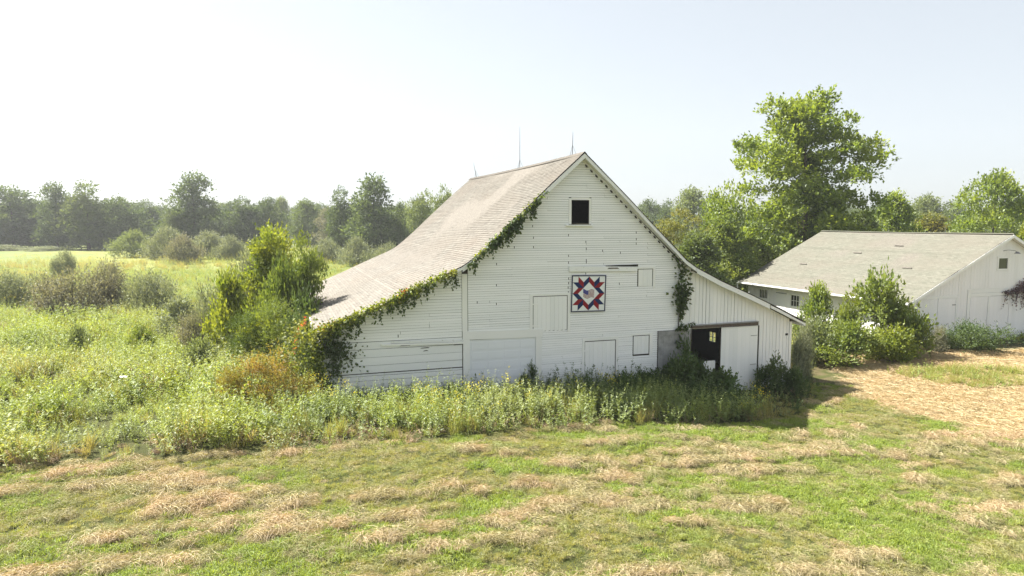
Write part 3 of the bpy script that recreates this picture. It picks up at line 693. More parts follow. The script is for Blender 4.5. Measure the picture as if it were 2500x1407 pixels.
# ---------------------------------------------------------------- vegetation generators
def unit(a): return a / np.maximum(np.linalg.norm(a, axis=-1, keepdims=True), 1e-9)
def leaves(rg, P, D, ln, wd, up=0.35, out=None, jit=0.7, lv=0.25):
    """one four-cornered, slightly cupped leaf per point; P base, D rough direction"""
    n = len(P); d = unit(D + rg.normal(0, jit, (n, 3)) * 0.7 - np.array([0, 0, .25 * (up > .9)]))
    nn = rg.normal(0, 1, (n, 3)) + np.array([0, 0, up * 3]) + (out * 0.8 if out is not None else 0)
    sd = unit(np.cross(d, nn)); nr = np.cross(sd, d)
    L_ = (ln * (1 + rg.uniform(-lv, lv, n)))[:, None]; W_ = L_ * (wd / ln) * .5
    a = P; b = P + d * L_ * .45 + sd * W_ + nr * L_ * .06; c = P + d * L_; e = P + d * L_ * .45 - sd * W_ + nr * L_ * .06
    V = np.stack([a, b, c, e], 1).reshape(-1, 3); F = np.arange(4 * n).reshape(n, 4)
    return V, F
def foliage(seed, lobes, nbr, blen, k, ln, wd, upb=0.25, shell=(.55, 1.0), droop=0.0, under=0.35, up=.45):
    """leafy twigs growing outwards from inside lobes (cx,cy,cz,rx,ry,rz)"""
    rg = np.random.default_rng(seed); Lb = np.array(lobes, float)
    wgt = (Lb[:, 3] * Lb[:, 4] * Lb[:, 5]) ** (2 / 3.); wgt /= wgt.sum()
    li = rg.choice(len(Lb), nbr, p=wgt); d = unit(rg.normal(0, 1, (nbr, 3)))
    flip = (d[:, 2] < 0) & (rg.random(nbr) > under); d[flip, 2] *= -1
    rr = rg.uniform(shell[0], shell[1], nbr) ** .8
    c = Lb[li, :3]; r = Lb[li, 3:]; S0 = c + d * r * rr[:, None]
    bd = unit(d + rg.normal(0, .35, (nbr, 3)) + np.array([0, 0, upb]))
    bl = blen * rg.uniform(.5, 1.3, nbr)
    t = (np.arange(k) + .5) / k; P = S0[:, None] + bd[:, None] * (bl[:, None] * t)[:, :, None]
    P[:, :, 2] -= droop * (bl[:, None] * t) ** 2
    P += rg.normal(0, ln * .30, P.shape); P = P.reshape(-1, 3)
    D = np.repeat(bd, k, 0); O_ = np.repeat(d, k, 0)
    V, F = leaves(rg, P, D, ln, wd, out=O_, up=up); bt = np.repeat(rg.random(nbr), k)
    rn = np.clip(.55 * bt + .45 * rg.random(len(F)), 0, 1)
    return V, F, rn
def tree_lobes(seed, prof, H, W, n, rad, sh=(.5, 1.0), low=.12, squash=.75, ragged=0.0, mod=1.0):
    """prof: list of (rel height, rel half width). Clumps scattered on the crown envelope."""
    rg = np.random.default_rng(seed); out = []; hs = [p[0] for p in prof]; ws = [p[1] for p in prof]
    tt = np.linspace(low, 1, 200); cdf = np.cumsum(np.interp(tt, hs, ws) + .12); cdf /= cdf[-1]
    skew = rg.uniform(.8, 1.2, 7)
    for i in range(n):
        h = np.interp(rg.random(), cdf, tt); a = rg.uniform(0, 2 * math.pi)
        w = np.interp(h, hs, ws) * W / 2 * (1 + mod * (.16 * math.sin(2 * a + skew[0] * 5) + .14 * math.sin(3 * a + h * 7 * skew[1]) + .12 * math.sin(h * 23 * skew[2] + a)))
        q = rg.uniform(*sh); r = rad * rg.uniform(.6, 1.35)
        w = max(w - r * .6, 0.02)
        if ragged: h *= 1 - ragged * float(vnoise(np.array(2.1 * math.cos(a) + 5 + w * math.cos(a) / W * 3), np.array(2.1 * math.sin(a) + w * math.sin(a) / W * 3), seed))
        out.append((math.cos(a) * w * q, math.sin(a) * w * q, h * H - r * .3, r, r, r * squash))
    return out
def wood(seed, H, trunk_r, lobes, nlimb, fork=.25, top=.92, lean=(0, 0), n=7, base=0.0):
    rg = random.Random(seed); m = MB()
    pts = []; N = 8
    for i in range(N + 1):
        t = i / N; pts.append((lean[0] * t * H + math.sin(t * 4 + seed) * .02 * H * t, lean[1] * t * H + math.cos(t * 3 + seed) * .02 * H * t, base + (top * H - base) * t))
    m.tube(pts, [trunk_r * (1.35 if i == 0 else 1) * (1 - .88 * (i / N)) for i in range(N + 1)], n)
    for l in rg.sample(lobes, min(nlimb, len(lobes))):
        hz = max(fork * H, min(l[2] - .35 * math.hypot(l[0], l[1]) - .4, top * H * .93)); t = min(max((hz - base) / (top * H - base), 0), 1)
        i = min(int(t * N), N - 1); f = t * N - i; p0 = Vector(pts[i]).lerp(Vector(pts[i + 1]), f); p1 = Vector(l[:3])
        mid = p0.lerp(p1, .5) + Vector((rg.uniform(-.1, .1), rg.uniform(-.1, .1), -.06)) * (p1 - p0).length
        r0 = trunk_r * (1 - .88 * t) * rg.uniform(.18, .34)
        m.tube([p0, mid, p1], [r0, r0 * .6, r0 * .18], 5, cap=False)
    return m
CR = {}
def crown_mesh(key, builder):
    if key not in CR: CR[key] = builder()
    return CR[key]
SHAPES = {
    'round': [(0.1, .55), (.3, .95), (.5, 1.0), (.72, .85), (.9, .5), (1, .12)],
    'oval': [(0.08, .6), (.25, .9), (.45, 1.0), (.65, .8), (.85, .45), (1, .08)],
    'cone': [(0.1, .85), (.25, 1.0), (.45, .85), (.65, .62), (.85, .33), (1, .06)],
    'big': [(0.05, .8), (.22, .88), (.38, .95), (.54, 1.05), (.7, 1.05), (.85, .78), (.95, .5), (1, .25)],
    'spread': [(0.1, .8), (.3, 1.0), (.5, 1.0), (.7, .85), (.88, .55), (1, .2)],
    'vase': [(0.15, .4), (.35, .6), (.55, .8), (.75, 1.0), (.9, .85), (1, .45)],
    'shrub': [(0.0, .8), (.2, 1.0), (.5, .95), (.75, .7), (1, .25)],
}
def make_plant(key, shape, H, W, nl, rad, nbr, blen, k, ln, wd, mat, seed, limbs, tr, low=.1, **kw):
    def b():
        lob = tree_lobes(seed, SHAPES[shape], H, W, nl, rad, low=low, squash=kw.get('squash', .75), sh=kw.get('sh', (.5, 1.0)), ragged=kw.get('ragged', 0.0), mod=kw.get('mod', 1.0))
        V, F, rn = foliage(seed + 1, lob, nbr, blen, k, ln, wd, upb=kw.get('upb', .25), shell=kw.get('shell', (.55, 1.0)), droop=kw.get('droop', 0), under=kw.get('under', .35), up=kw.get('up', .45))
        V[:, 2] = np.where(V[:, 2] < .05, .05 + (.05 - V[:, 2]) * .3, V[:, 2])
        cm = npmesh(key + '_crown', V, F, L[mat] if isinstance(mat, str) else mat, rn)
        tm = wood(seed, H, tr, lob, limbs, fork=kw.get('fork', .22), top=kw.get('top', .92), base=-.5).mesh(key + '_trunk', M['bark'], True)
        return cm, tm, H, W
    return crown_mesh(key, b)
def plant(name, protokey, xy, H, W, label, cat, group=None, rz=None, crownname='crown', trunkname='trunk', mat=None, z=None):
    cm, tm, h0, w0 = CR[protokey]
    if mat: cm = cm_variant(protokey, cm, mat)
    e = empty(name, (xy[0], xy[1], float(gz(xy[0], xy[1])) if z is None else z), R.uniform(0, 6.28) if rz is None else rz)
    e.scale = (W / w0, W / w0, H / h0); tag(e, label, cat, group)
    link(crownname, cm, e); link(trunkname, tm, e); return e
_cv = {}
def cm_variant(key, cm, mat):
    if (key, mat) not in _cv:
        c = cm.copy(); c.materials.clear(); c.materials.append(L[mat]); _cv[(key, mat)] = c
    return _cv[(key, mat)]

# far tree kinds (built about 18 m tall, seen 150-250 m away)
make_plant('faroak', 'round', 18, 14, 60, 2.1, 2300, 1.5, 5, .55, .36, 'oak', 101, 16, .35)
make_plant('faroak_b', 'oval', 18, 12, 58, 1.9, 2200, 1.5, 5, .55, .36, 'oak', 102, 16, .35)
make_plant('farcone', 'cone', 18, 12, 70, 1.6, 2600, 1.5, 5, .5, .32, 'oak', 103, 18, .35, low=.08)
make_plant('farvase', 'vase', 15, 11, 34, 1.5, 1300, 1.4, 5, .5, .3, 'oak2', 104, 22, .3)
make_plant('farpale', 'round', 16, 11, 55, 1.7, 2100, 1.6, 5, .5, .3, 'pale', 105, 14, .3, upb=.7)
make_plant('spread', 'spread', 13, 16, 70, 1.6, 3600, 1.1, 6, .36, .26, 'cat', 106, 26, .3, under=.2)
make_plant('bigtree', 'big', 19, 14, 210, .95, 8200, .8, 7, .30, .22, 'cat', 107, 90, .34, low=.05, squash=.75, sh=(.2, 1.0), under=.15, fork=.12, top=.96, up=.8, mod=.45)
make_plant('midtree', 'oval', 10, 7, 46, 1.0, 2400, .8, 7, .26, .19, 'cat', 108, 26, .17, low=.05, under=.25)
make_plant('opentree', 'vase', 9, 7.5, 34, .75, 1300, .6, 6, .2, .13, 'yel', 109, 30, .15, low=.3, under=.2, squash=.5)
# shrub kinds
make_plant('olive', 'shrub', 4, 6, 34, .62, 1700, 1.0, 9, .20, .075, 'silver', 201, 34, .06, low=.05, upb=.8, fork=.02, top=.7, shell=(.2, 1.0), ragged=.5)
make_plant('olive_b', 'shrub', 3.5, 4.5, 26, .55, 1300, .95, 9, .19, .07, 'silver', 202, 26, .05, low=.05, upb=1.0, fork=.02, top=.7, shell=(.2, 1.0), ragged=.55)
make_plant('olive_c', 'shrub', 3.8, 5.2, 24, .6, 1400, 1.1, 9, .19, .07, 'silver', 212, 26, .05, low=.05, upb=.6, fork=.02, top=.7, shell=(.2, 1.0), ragged=.6)
make_plant('leafy', 'shrub', 3, 3.6, 26, .40, 900, .6, 7, .19, .11, 'mid', 203, 24, .05, low=.05, upb=.5, fork=.02, top=.8, shell=(.4, 1.0), ragged=.5)
make_plant('leafy_b', 'shrub', 3, 3.0, 20, .42, 700, .7, 7, .18, .10, 'mid', 204, 24, .05, low=.05, upb=.8, fork=.02, top=.8, shell=(.3, 1.0), ragged=.6)
make_plant('leafy_c', 'shrub', 2.6, 3.8, 22, .40, 800, .65, 7, .17, .09, 'mid', 213, 24, .05, low=.05, upb=.4, fork=.02, top=.8, shell=(.3, 1.0), ragged=.6)
make_plant('youngtree', 'spread', 7, 6.0, 46, .60, 1500, .7, 8, .20, .12, 'lime', 205, 40, .08, low=.15, upb=.5, under=.25, shell=(.4, 1.0), ragged=.25)
make_plant('youngtree_b', 'vase', 7, 4.6, 34, .50, 1000, .7, 8, .20, .13, 'mid', 215, 30, .07, low=.2, upb=.6, under=.25, shell=(.4, 1.0), ragged=.3)
make_plant('feather', 'shrub', 3.5, 2.6, 18, .42, 1100, .8, 12, .12, .03, 'cedar', 206, 16, .05, low=.05, upb=.3, droop=.3, fork=.02, ragged=.4)
make_plant('fineshrub', 'shrub', 2.6, 4.2, 30, .40, 1500, .7, 10, .10, .045, 'orange', 207, 36, .04, low=.05, upb=.5, fork=.02, top=.7, shell=(.2, 1.0), ragged=.5)
make_plant('elder', 'shrub', 2.6, 4.0, 22, .34, 650, .55, 7, .20, .10, 'deep', 216, 26, .04, low=.1, upb=.5, fork=.02, top=.7, shell=(.2, 1.0), ragged=.6)
make_plant('farbush', 'shrub', 5, 9, 30, 1.2, 1500, 1.5, 6, .42, .16, 'silver', 208, 10, .08, low=.05, upb=.7, fork=.02, top=.7, ragged=.5)
make_plant('farbush_b', 'shrub', 5, 10, 24, 1.2, 1300, 1.6, 6, .42, .16, 'silver', 218, 10, .08, low=.05, upb=.6, fork=.02, top=.7, ragged=.65)

# ---------------------------------------------------------------- trees, one by one
def far(key, px, top, wpx, D, label, cat='tree', mat=None, name='broadleaf_tree', group=None, w3=None):
    xy = atd(px, D); H = CAMH + (543 - top) / FPX * D - float(gz(*xy)); W = wpx / FPX * D
    return plant(name, key, xy, H, W, label, cat, group, mat=mat)
T = 'trees along the far edge of the field'
far('faroak', 35, 462, 165, 185, 'broad dark hazy tree at the extreme left of the far row', group=T)
far('farcone', 143, 450, 105, 180, 'tall narrow-topped tree, second from the left end of the far row', group=T)
far('faroak_b', 218, 457, 125, 178, 'tall full tree right of the narrow-topped one in the far row', group=T, mat='oak2')
far('faroak', 298, 486, 120, 180, 'lower dark rounded tree right of the tall pair, touching the field', group=T)
far('faroak_b', 352, 500, 90, 200, 'small hazy tree in the gap left of the lone towering tree', group=T)
far('farcone', 478, 428, 150, 172, 'tallest rounded tree of the left far row, standing behind grey shrubs', group=T)
far('faroak', 425, 520, 75, 168, 'low leafy tree at the left foot of the tallest left tree', group=T, mat='oak2')
far('faroak_b', 592, 492, 95, 176, 'middling tree right of the tallest left tree', group=T)
far('faroak', 655, 488, 100, 178, 'rounded tree behind the lime-coloured young tree', group=T)
far('farpale', 690, 490, 55, 230, 'pale distant tree peeping over the row left of the barn', group=T)
far('farpale', 752, 497, 90, 200, 'pale hazy tree just left of the two dark trees by the roof', group=T, mat='oak2')
far('faroak_b', 832, 472, 85, 150, 'slender dark tree on the left shoulder of the large oak', group=T)
far('farcone', 912, 432, 150, 145, 'large dark full-skirted oak left of the barn roof', group=T)
far('faroak', 978, 500, 70, 150, 'smaller dark tree on the right side of the large oak', group=T)
far('farvase', 1032, 478, 75, 135, 'light olive upright tree near the barn roof slope', group=T, mat='pale')
far('farvase', 1084, 468, 62, 120, 'sparse twiggy tree poking up right behind the roof slope', group=T, mat='pale')
far('farpale', 800, 515, 60, 190, 'brownish thin tree between the pale and dark trees', group=T, mat='brown')
TR = 'trees behind the long shed'
far('faroak', 1580, 492, 85, 210, 'bluish distant tree just over the right roof slope', group=TR)
far('faroak_b', 1628, 497, 60, 190, 'dark small distant tree right of the bluish one', group=TR)
far('farpale', 1688, 472, 115, 165, 'pale feathery tree between the barn and the huge tree', group=TR)
far('opentree', 1645, 524, 165, 66, 'olive-yellow spreading tree seen just over the right roof slope', group=TR, mat='yel')
far('midtree', 1705, 580, 170, 58, 'mid green bushy tree in front of the olive-yellow one', group=TR, mat='oak2')
far('farvase', 1768, 466, 130, 68, 'narrow arching tree leaning against the left of the huge tree', group=TR, mat='cat')
far('midtree', 1770, 540, 140, 62, 'leafy tree at the left foot of the huge tree', group=TR, mat='mid')
far('midtree', 1835, 590, 150, 68, 'low leafy tree right behind the rear corner of the long shed', group=TR, mat='mid')
bt = far('bigtree', 1962, 243, 342, 69, 'huge broad-leaved tree towering behind the long shed', name='large_tree')
far('midtree', 2105, 525, 110, 78, 'rounded tree under the right side of the huge tree', group=TR, mat='oak2')
far('midtree', 2178, 484, 140, 84, 'dense rounded tree right of the huge tree over the shed ridge', group=TR, mat='cat')
far('farpale', 2255, 488, 110, 170, 'hazy pale tree in the dip between the rounded and spreading trees', group=TR)
far('faroak', 2330, 496, 110, 200, 'distant low tree left of the spreading tree', group=TR, mat='oak2')
far('midtree', 2270, 530, 150, 105, 'brownish olive thicket tree low behind the shed ridge', group=TR, mat='yel')
far('midtree', 2200, 545, 100, 100, 'dull pale thicket tree low behind the shed ridge', group=TR, mat='pale')
far('spread', 2418, 441, 235, 82, 'wide spreading tree at the right edge over the shed gable', group=TR)
far('midtree', 2512, 545, 90, 68, 'bright lime tree cut off by the right edge of the picture', group=TR, mat='lime')
far('spread', 2660, 450, 200, 90, 'spreading tree beyond the right edge of the picture', group=TR)
SB = 'shrubs at the far side of the field'
def farb(px, top, wpx, D, label, mat='silver', key='farbush', group=SB):
    key = 'farbush_b' if px % 2 else key
    return far(key, px, top, wpx, D, label, cat='shrub', mat=mat, name='field_shrub', group=group)
farb(330, 568, 105, 138, 'pale low shrub at the left end of the shrub row', 'pale')
farb(412, 562, 110, 130, 'wide silvery shrub in the middle of the shrub row')
farb(448, 578, 90, 118, 'shrub standing forward of the shrub row', 'brown')
farb(508, 570, 110, 132, 'grey shrub below and right of the tallest left tree')
farb(562, 580, 70, 128, 'small grey shrub at the right end of the shrub row')
farb(20, 598, 90, 172, 'low pale shrub at the foot of the leftmost tree')
farb(105, 600, 90, 170, 'low grey shrub under the narrow-topped tree')
farb(800, 588, 90, 125, 'silvery shrub under the slender dark tree')
farb(868, 585, 90, 120, 'silvery shrub below the large oak')
farb(935, 590, 90, 115, 'silvery shrub between the large oak and the roof')
farb(985, 596, 70, 110, 'last silvery shrub before the roof slope')
# distant wood that reads as one mass
def scatter(name, P, rot, scl, idx, srcs, tint, label, kind='stuff', mats=None):
    me = bpy.data.meshes.new(name + '_points'); n = len(P)
    me.vertices.add(n); me.vertices.foreach_set('co', np.asarray(P, np.float32).ravel())
    for nm, ty, val in (('rot', 'FLOAT_VECTOR', rot), ('scl', 'FLOAT', scl), ('idx', 'INT', idx), ('tint', 'FLOAT', tint)):
        a = me.attributes.new(nm, ty, 'POINT')
        val = np.asarray(val, np.int32 if ty == 'INT' else np.float32)
        a.data.foreach_set('vector' if ty == 'FLOAT_VECTOR' else 'value', val.ravel())
    o = link(name, me); tag(o, label, kind=kind)
    g = bpy.data.node_groups.new(name + '_scatter', 'GeometryNodeTree')
    g.interface.new_socket('Geometry', in_out='INPUT', socket_type='NodeSocketGeometry'); g.interface.new_socket('Geometry', in_out='OUTPUT', socket_type='NodeSocketGeometry')
    N = g.nodes.new; gi = N('NodeGroupInput'); go = N('NodeGroupOutput'); iop = N('GeometryNodeInstanceOnPoints'); ci = N('GeometryNodeCollectionInfo')
    c = bpy.data.collections.new(name + '_kinds')
    for i, s in enumerate(srcs):
        so = bpy.data.objects.new('plant_' + 'abcdefghijklmnop'[i], s); c.objects.link(so)
    # collection children sort by name; suffixes keep the order because every list is created in turn
    names = sorted(range(len(srcs)), key=lambda i: c.objects[i].name)
    ci.inputs['Collection'].default_value = c; ci.inputs['Separate Children'].default_value = True; ci.inputs['Reset Children'].default_value = True
    def na(nm, ty):
        a = N('GeometryNodeInputNamedAttribute'); a.data_type = ty; a.inputs['Name'].default_value = nm
        return [x for x in a.outputs if x.enabled][0]
    lk = g.links.new
    lk(gi.outputs[0], iop.inputs['Points']); lk(ci.outputs[0], iop.inputs['Instance']); iop.inputs['Pick Instance'].default_value = True
    lk(na('idx', 'INT'), iop.inputs['Instance Index'])
    e2r = N('FunctionNodeEulerToRotation'); lk(na('rot', 'FLOAT_VECTOR'), e2r.inputs[0]); lk(e2r.outputs[0], iop.inputs['Rotation'])
    lk(na('scl', 'FLOAT'), iop.inputs['Scale']); lk(iop.outputs[0], go.inputs[0])
    md = o.modifiers.new('scatter', 'NODES'); md.node_group = g
    return o
rg = np.random.default_rng(5)
n = 420; ang = np.radians(rg.uniform(-62, 62, n)); D = rg.uniform(215, 330, n); x = D * np.sin(ang); y = D * np.cos(ang)
k_ = ['faroak', 'faroak_b', 'farpale', 'faroak']
srcs = [CR['faroak'][0], CR['faroak_b'][0], cm_variant('farpale', CR['farpale'][0], 'oak2'), cm_variant('faroak', CR['faroak'][0], 'oak2')]
scatter('far_woods', np.stack([x, y, gz(x, y) - 1], 1), np.stack([x * 0, x * 0, rg.uniform(0, 6.28, n)], 1), (CAMH + 38 / FPX * D * rg.uniform(.75, 1.12, n)) / 18 * 1.08, rg.integers(0, 4, n), srcs, x * 0, 'distant belt of woods closing the field all round')

# ---------------------------------------------------------------- small plants for the ground cover
def multi(name, parts, mats):
    Vs = []; Fs = []; rn = []; mi = []; b = 0
    for V, F, r, i in parts:
        Vs.append(V); Fs.append(F + b); rn.append(r); mi.append(np.full(len(F), i)); b += len(V)
    me = npmesh(name, np.concatenate(Vs), np.concatenate(Fs), mats, np.concatenate(rn))
    me.polygons.foreach_set('material_index', np.concatenate(mi).astype(np.int32)); return me
def blades(rg, P, D, ln, wd, bend, seg=3):
    """curved tapering strips; D initial unit direction, bend = downward pull"""
    n = len(P); ln = np.asarray(ln) * np.ones(n); sd = unit(np.cross(D, rg.normal(0, 1, (n, 3)))); V = []
    for i in range(seg + 1):
        t = i / seg; q = P + D * (ln * t)[:, None]; q[:, 2] -= bend * (ln * t) ** 2 / np.maximum(ln, .01) * 1.0
        w = wd * (1 - t) ** .7 * .5 + .0006; V += [q - sd * w, q + sd * w]
    V = np.stack(V, 1).reshape(-1, 3); K = 2 * (seg + 1); b = np.arange(n)[:, None] * K
    F = np.concatenate([b + np.array([2 * i, 2 * i + 1, 2 * i + 3, 2 * i + 2]) for i in range(seg)], 0)
    return V, F
def stemplant(name, seed, ns, H, spread, nl, ln, wd, mat, plume=0, stemw=.012, uplean=.25, leafup=.5, first=.12, top=1.0, taper=.5):
    rg = np.random.default_rng(seed); P = rg.normal(0, spread, (ns, 3)); P[:, 2] = -.05
    D = unit(np.stack([rg.normal(0, uplean, ns), rg.normal(0, uplean, ns), np.ones(ns)], 1)); h = H * rg.uniform(.65, 1.12, ns)
    bend = .08
    V0, F0 = blades(rg, P, D, h, stemw, bend, 3); parts = [(V0, F0, rg.random(len(F0)) * .4, 0)]
    t = rg.uniform(first, top, (ns, nl)); q = P[:, None] + D[:, None] * (h[:, None] * t)[:, :, None]; q[:, :, 2] -= bend * (h[:, None] * t) ** 2 / h[:, None]
    q = q.reshape(-1, 3); tt = t.ravel(); a = rg.uniform(0, 6.28, len(q))
    d = np.stack([np.cos(a), np.sin(a), leafup + rg.normal(0, .3, len(q))], 1); sc = (1 - taper * tt)[:, None]
    V1, F1 = leaves(rg, q, d, ln, wd, up=.9, jit=.25)
    C0 = np.repeat(q, 4, 0); V1 = C0 + (V1 - C0) * np.repeat(sc, 4, 0)
    parts.append((V1, F1, np.clip(.25 + .55 * tt + rg.normal(0, .15, len(F1)), 0, 1), 0)); mats = [L[mat]]
    if plume:
        mats.append(L['plume']); tp = P + D * h[:, None]; tp[:, 2] -= bend * h; q = np.repeat(tp, plume, 0) + rg.normal(0, 1, (ns * plume, 3)) * np.array([.06, .06, .07])
        V2, F2 = leaves(rg, q, rg.normal(0, 1, q.shape) + [0, 0, .6], .05, .03, jit=.6); parts.append((V2, F2, rg.random(len(F2)), 1))
    return multi(name, parts, mats)
def grasspatch(name, seed, n, size, h, wd, lean, bend, mat, seg=3, clump=0, flat=False, z0=0.0, zs=0.0, dirspread=6.28):
    rg = np.random.default_rng(seed)
    if clump: c = rg.uniform(-size / 2, size / 2, (clump, 2)); xy = c[rg.integers(0, clump, n)] + rg.normal(0, size * .10, (n, 2))
    else: xy = rg.uniform(-size / 2, size / 2, (n, 2))
    P = np.stack([xy[:, 0], xy[:, 1], z0 + zs * rg.random(n)], 1)
    a = rg.normal(0, dirspread / 3, n) + np.where(rg.random(n) < .5, 0, math.pi) if flat else rg.uniform(0, 6.28, n)
    up = rg.uniform(-.05, .28, n) if flat else np.ones(n); hz = np.ones(n) if flat else np.abs(rg.normal(0, lean, n))
    D = unit(np.stack([np.cos(a) * hz, np.sin(a) * hz, up], 1)); ln = h * rg.uniform(.5, 1.35, n)
    V, F = blades(rg, P, D, ln, wd, bend, seg); r = np.tile(rg.random(n), seg)
    return npmesh(name, V, F, L[mat], r)
K = {}
K['gold1'] = stemplant('goldenrod_clump', 301, 6, 1.30, .16, 30, .13, .032, 'gold', plume=0)
K['gold2'] = stemplant('goldenrod_clump', 302, 5, 1.35, .15, 30, .12, .03, 'gold', plume=14)
K['gold3'] = stemplant('leafy_weed_clump', 303, 5, 1.15, .20, 26, .14, .055, 'gold', leafup=.3, uplean=.35)
K['weed1'] = stemplant('weed_clump', 304, 7, 1.0, .22, 24, .12, .05, 'weed', uplean=.35)
K['weed2'] = stemplant('weed_clump', 305, 6, 1.2, .20, 28, .13, .04, 'weed', uplean=.3)
K['weed3'] = stemplant('weed_clump', 306, 6, .95, .22, 26, .10, .045, 'weed', uplean=.4, plume=1)
K['tgrass'] = grasspatch('tall_grass_tuft', 307, 90, .5, .85, .012, .38, .35, 'tallgrass', clump=3)
K['tgrass2'] = grasspatch('tall_grass_tuft', 308, 80, .5, .65, .012, .6, .6, 'tallgrass', clump=3)
K['dry1'] = stemplant('dry_weed_clump', 309, 9, .8, .20, 16, .09, .02, 'dry', uplean=.5, stemw=.012)
K['dry2'] = grasspatch('dry_grass_tuft', 310, 90, .5, .6, .012, .8, .8, 'dry', clump=3)
K['deep1'] = stemplant('shade_toned_weed_clump', 311, 6, 1.0, .20, 28, .14, .06, 'deep', uplean=.3)
K['deep2'] = stemplant('shade_toned_weed_clump', 312, 5, 1.35, .14, 26, .13, .035, 'deep', uplean=.22)
K['g1'] = grasspatch('grass_patch', 321, 120, .45, .19, .011, .9, .7, 'green', seg=2, clump=7)
K['g2'] = grasspatch('grass_patch', 322, 120, .45, .25, .010, .9, .8, 'green', seg=3, clump=5)
K['g3'] = grasspatch('grass_patch', 323, 100, .45, .15, .011, 1.5, .4, 'green', seg=2, clump=8)
K['h1'] = grasspatch('hay_wisp', 331, 130, .36, .21, .0055, 0, .55, 'hay', flat=True, z0=.03, zs=.04, dirspread=1.9)
K['h2'] = grasspatch('hay_wisp', 332, 150, .38, .19, .0055, 0, .6, 'hay', flat=True, z0=.03, zs=.08, dirspread=3.0)
K['h3'] = grasspatch('hay_wisp', 333, 100, .5, .18, .0055, 0, .4, 'hay', flat=True, z0=.03, zs=.04, dirspread=5)
K['s1'] = grasspatch('straw_wisp', 341, 130, .7, .35, .010, 0, .3, 'straw', flat=True, z0=.02, zs=.05, dirspread=5)
K['s2'] = grasspatch('straw_wisp', 342, 90, .7, .28, .012, 0, .2, 'straw', flat=True, z0=.01, zs=.03, dirspread=3)
def euler(n, rg, tilt=.12, yaw=None): return np.stack([rg.normal(0, tilt, n), rg.normal(0, tilt, n), rg.uniform(0, 6.28, n) if yaw is None else yaw], 1)
def cand(rg, dens, y0, y1, half=0.82, extra=3.0):
    """random ground points within a wedge in front of the viewpoint"""
    A = (y1 - y0) * ((y0 + y1) * half + 2 * extra); n = int(A * dens)
    y = rg.uniform(y0, y1, int(n * 2.2)); w = y * half + extra; keep = rg.random(len(y)) < w / (y1 * half + extra); y = y[keep]
    x = rg.uniform(-1, 1, len(y)) * (y * half + extra); m = min(n, len(x)); return x[:m], y[:m]
def go(name, x, y, idx, scl, keys, label, rg, tilt=.12, yaw=None, tint=None, dz=0.0):
    P = np.stack([x, y, gz(x, y) + dz], 1); n = len(x)
    if tint is None: tint = np.zeros(n)
    print(name, n)
    return scatter(name, P, euler(n, rg, tilt, yaw), scl, idx, [K[k] for k in keys], tint, label)

rg = np.random.default_rng(21)
# mown grass and cut hay in the foreground
x, y = cand(rg, 24, 10.5, 34); ok = ~is_weed(x, y) & ~is_straw(x, y) & ~inside_buildings(x, y); x, y = x[ok], y[ok]
hm = haymask(x, y); ok = rg.random(len(x)) > hm * .6; xg, yg, hg = x[ok], y[ok], hm[ok]
lush = sst((fbm(xg / 2.2, yg / 1.3, 91) - .42) / .2)
idx = np.where(lush > rg.random(len(xg)), rg.choice([0, 1], len(xg)), rg.choice([0, 2], len(xg)))
go('mown_grass', xg, yg, idx, rg.uniform(.6, 1.15, len(xg)) * (.8 + .4 * lush), ['g1', 'g2', 'g3'], 'short regrown green grass of the mown strip', rg, tint=np.clip(.75 - lush * .8 + rg.normal(0, .15, len(xg)), 0, 1))
x, y = cand(rg, 24, 10.5, 34); ok = ~is_weed(x, y) & ~is_straw(x, y) & ~inside_buildings(x, y); x, y = x[ok], y[ok]
hm = haymask(x, y); ok = rg.random(len(x)) < .34 + hm * .70; x, y, hm = x[ok], y[ok], hm[ok]
yaw = ANG + rg.normal(0, .45, len(x)) + 1.2 * (fbm(x / 1.5, y / 1.5, 55) - .5)
go('cut_hay', x, y, np.where(hm > .5, rg.choice([0, 1], len(x), p=[.45, .55]), 2), rg.uniform(.6, 1.3, len(x)) * (.7 + .5 * hm), ['h1', 'h2', 'h3'], 'cut dry hay lying in rough rows on the mown strip', rg, yaw=yaw, tilt=.10,
   tint=np.clip((1 - hm) * .8 * rg.random(len(x)) + .9 * sst((fbm(x / .9, y / .6, 57) - .55) / .15) * rg.random(len(x)), 0, 1), dz=.02)
# straw on the yard
x, y = cand(rg, 14, 20, 46); ok = is_straw(x, y) & ~inside_buildings(x, y); x, y = x[ok], y[ok]
grn = fbm(x / 2.5, y / 2.0, 95); s_ = grn < 2
go('yard_straw', x[s_], y[s_], rg.integers(0, 2, s_.sum()), rg.uniform(.7, 1.3, s_.sum()), ['s1', 's2'], 'pale golden straw lying over the yard before the shed', rg, tilt=.08)
bx, by = atd(2410, 34.5); d_ = np.hypot(x - bx, (y - by) * 1.3); s_ = (d_ < 2.8) & (rg.random(len(x)) < .8)
bx, by = atd(2290, 35.5); d2_ = np.hypot(x - bx, (y - by) * 1.3); s_ |= (d2_ < 1.6) & (rg.random(len(x)) < .8)
go('yard_weeds', x[s_], y[s_], rg.integers(0, 3, s_.sum()), rg.uniform(.45, .8, s_.sum()), ['tgrass2', 'tgrass', 'weed1'], 'patch of green regrowth standing in the straw', rg)
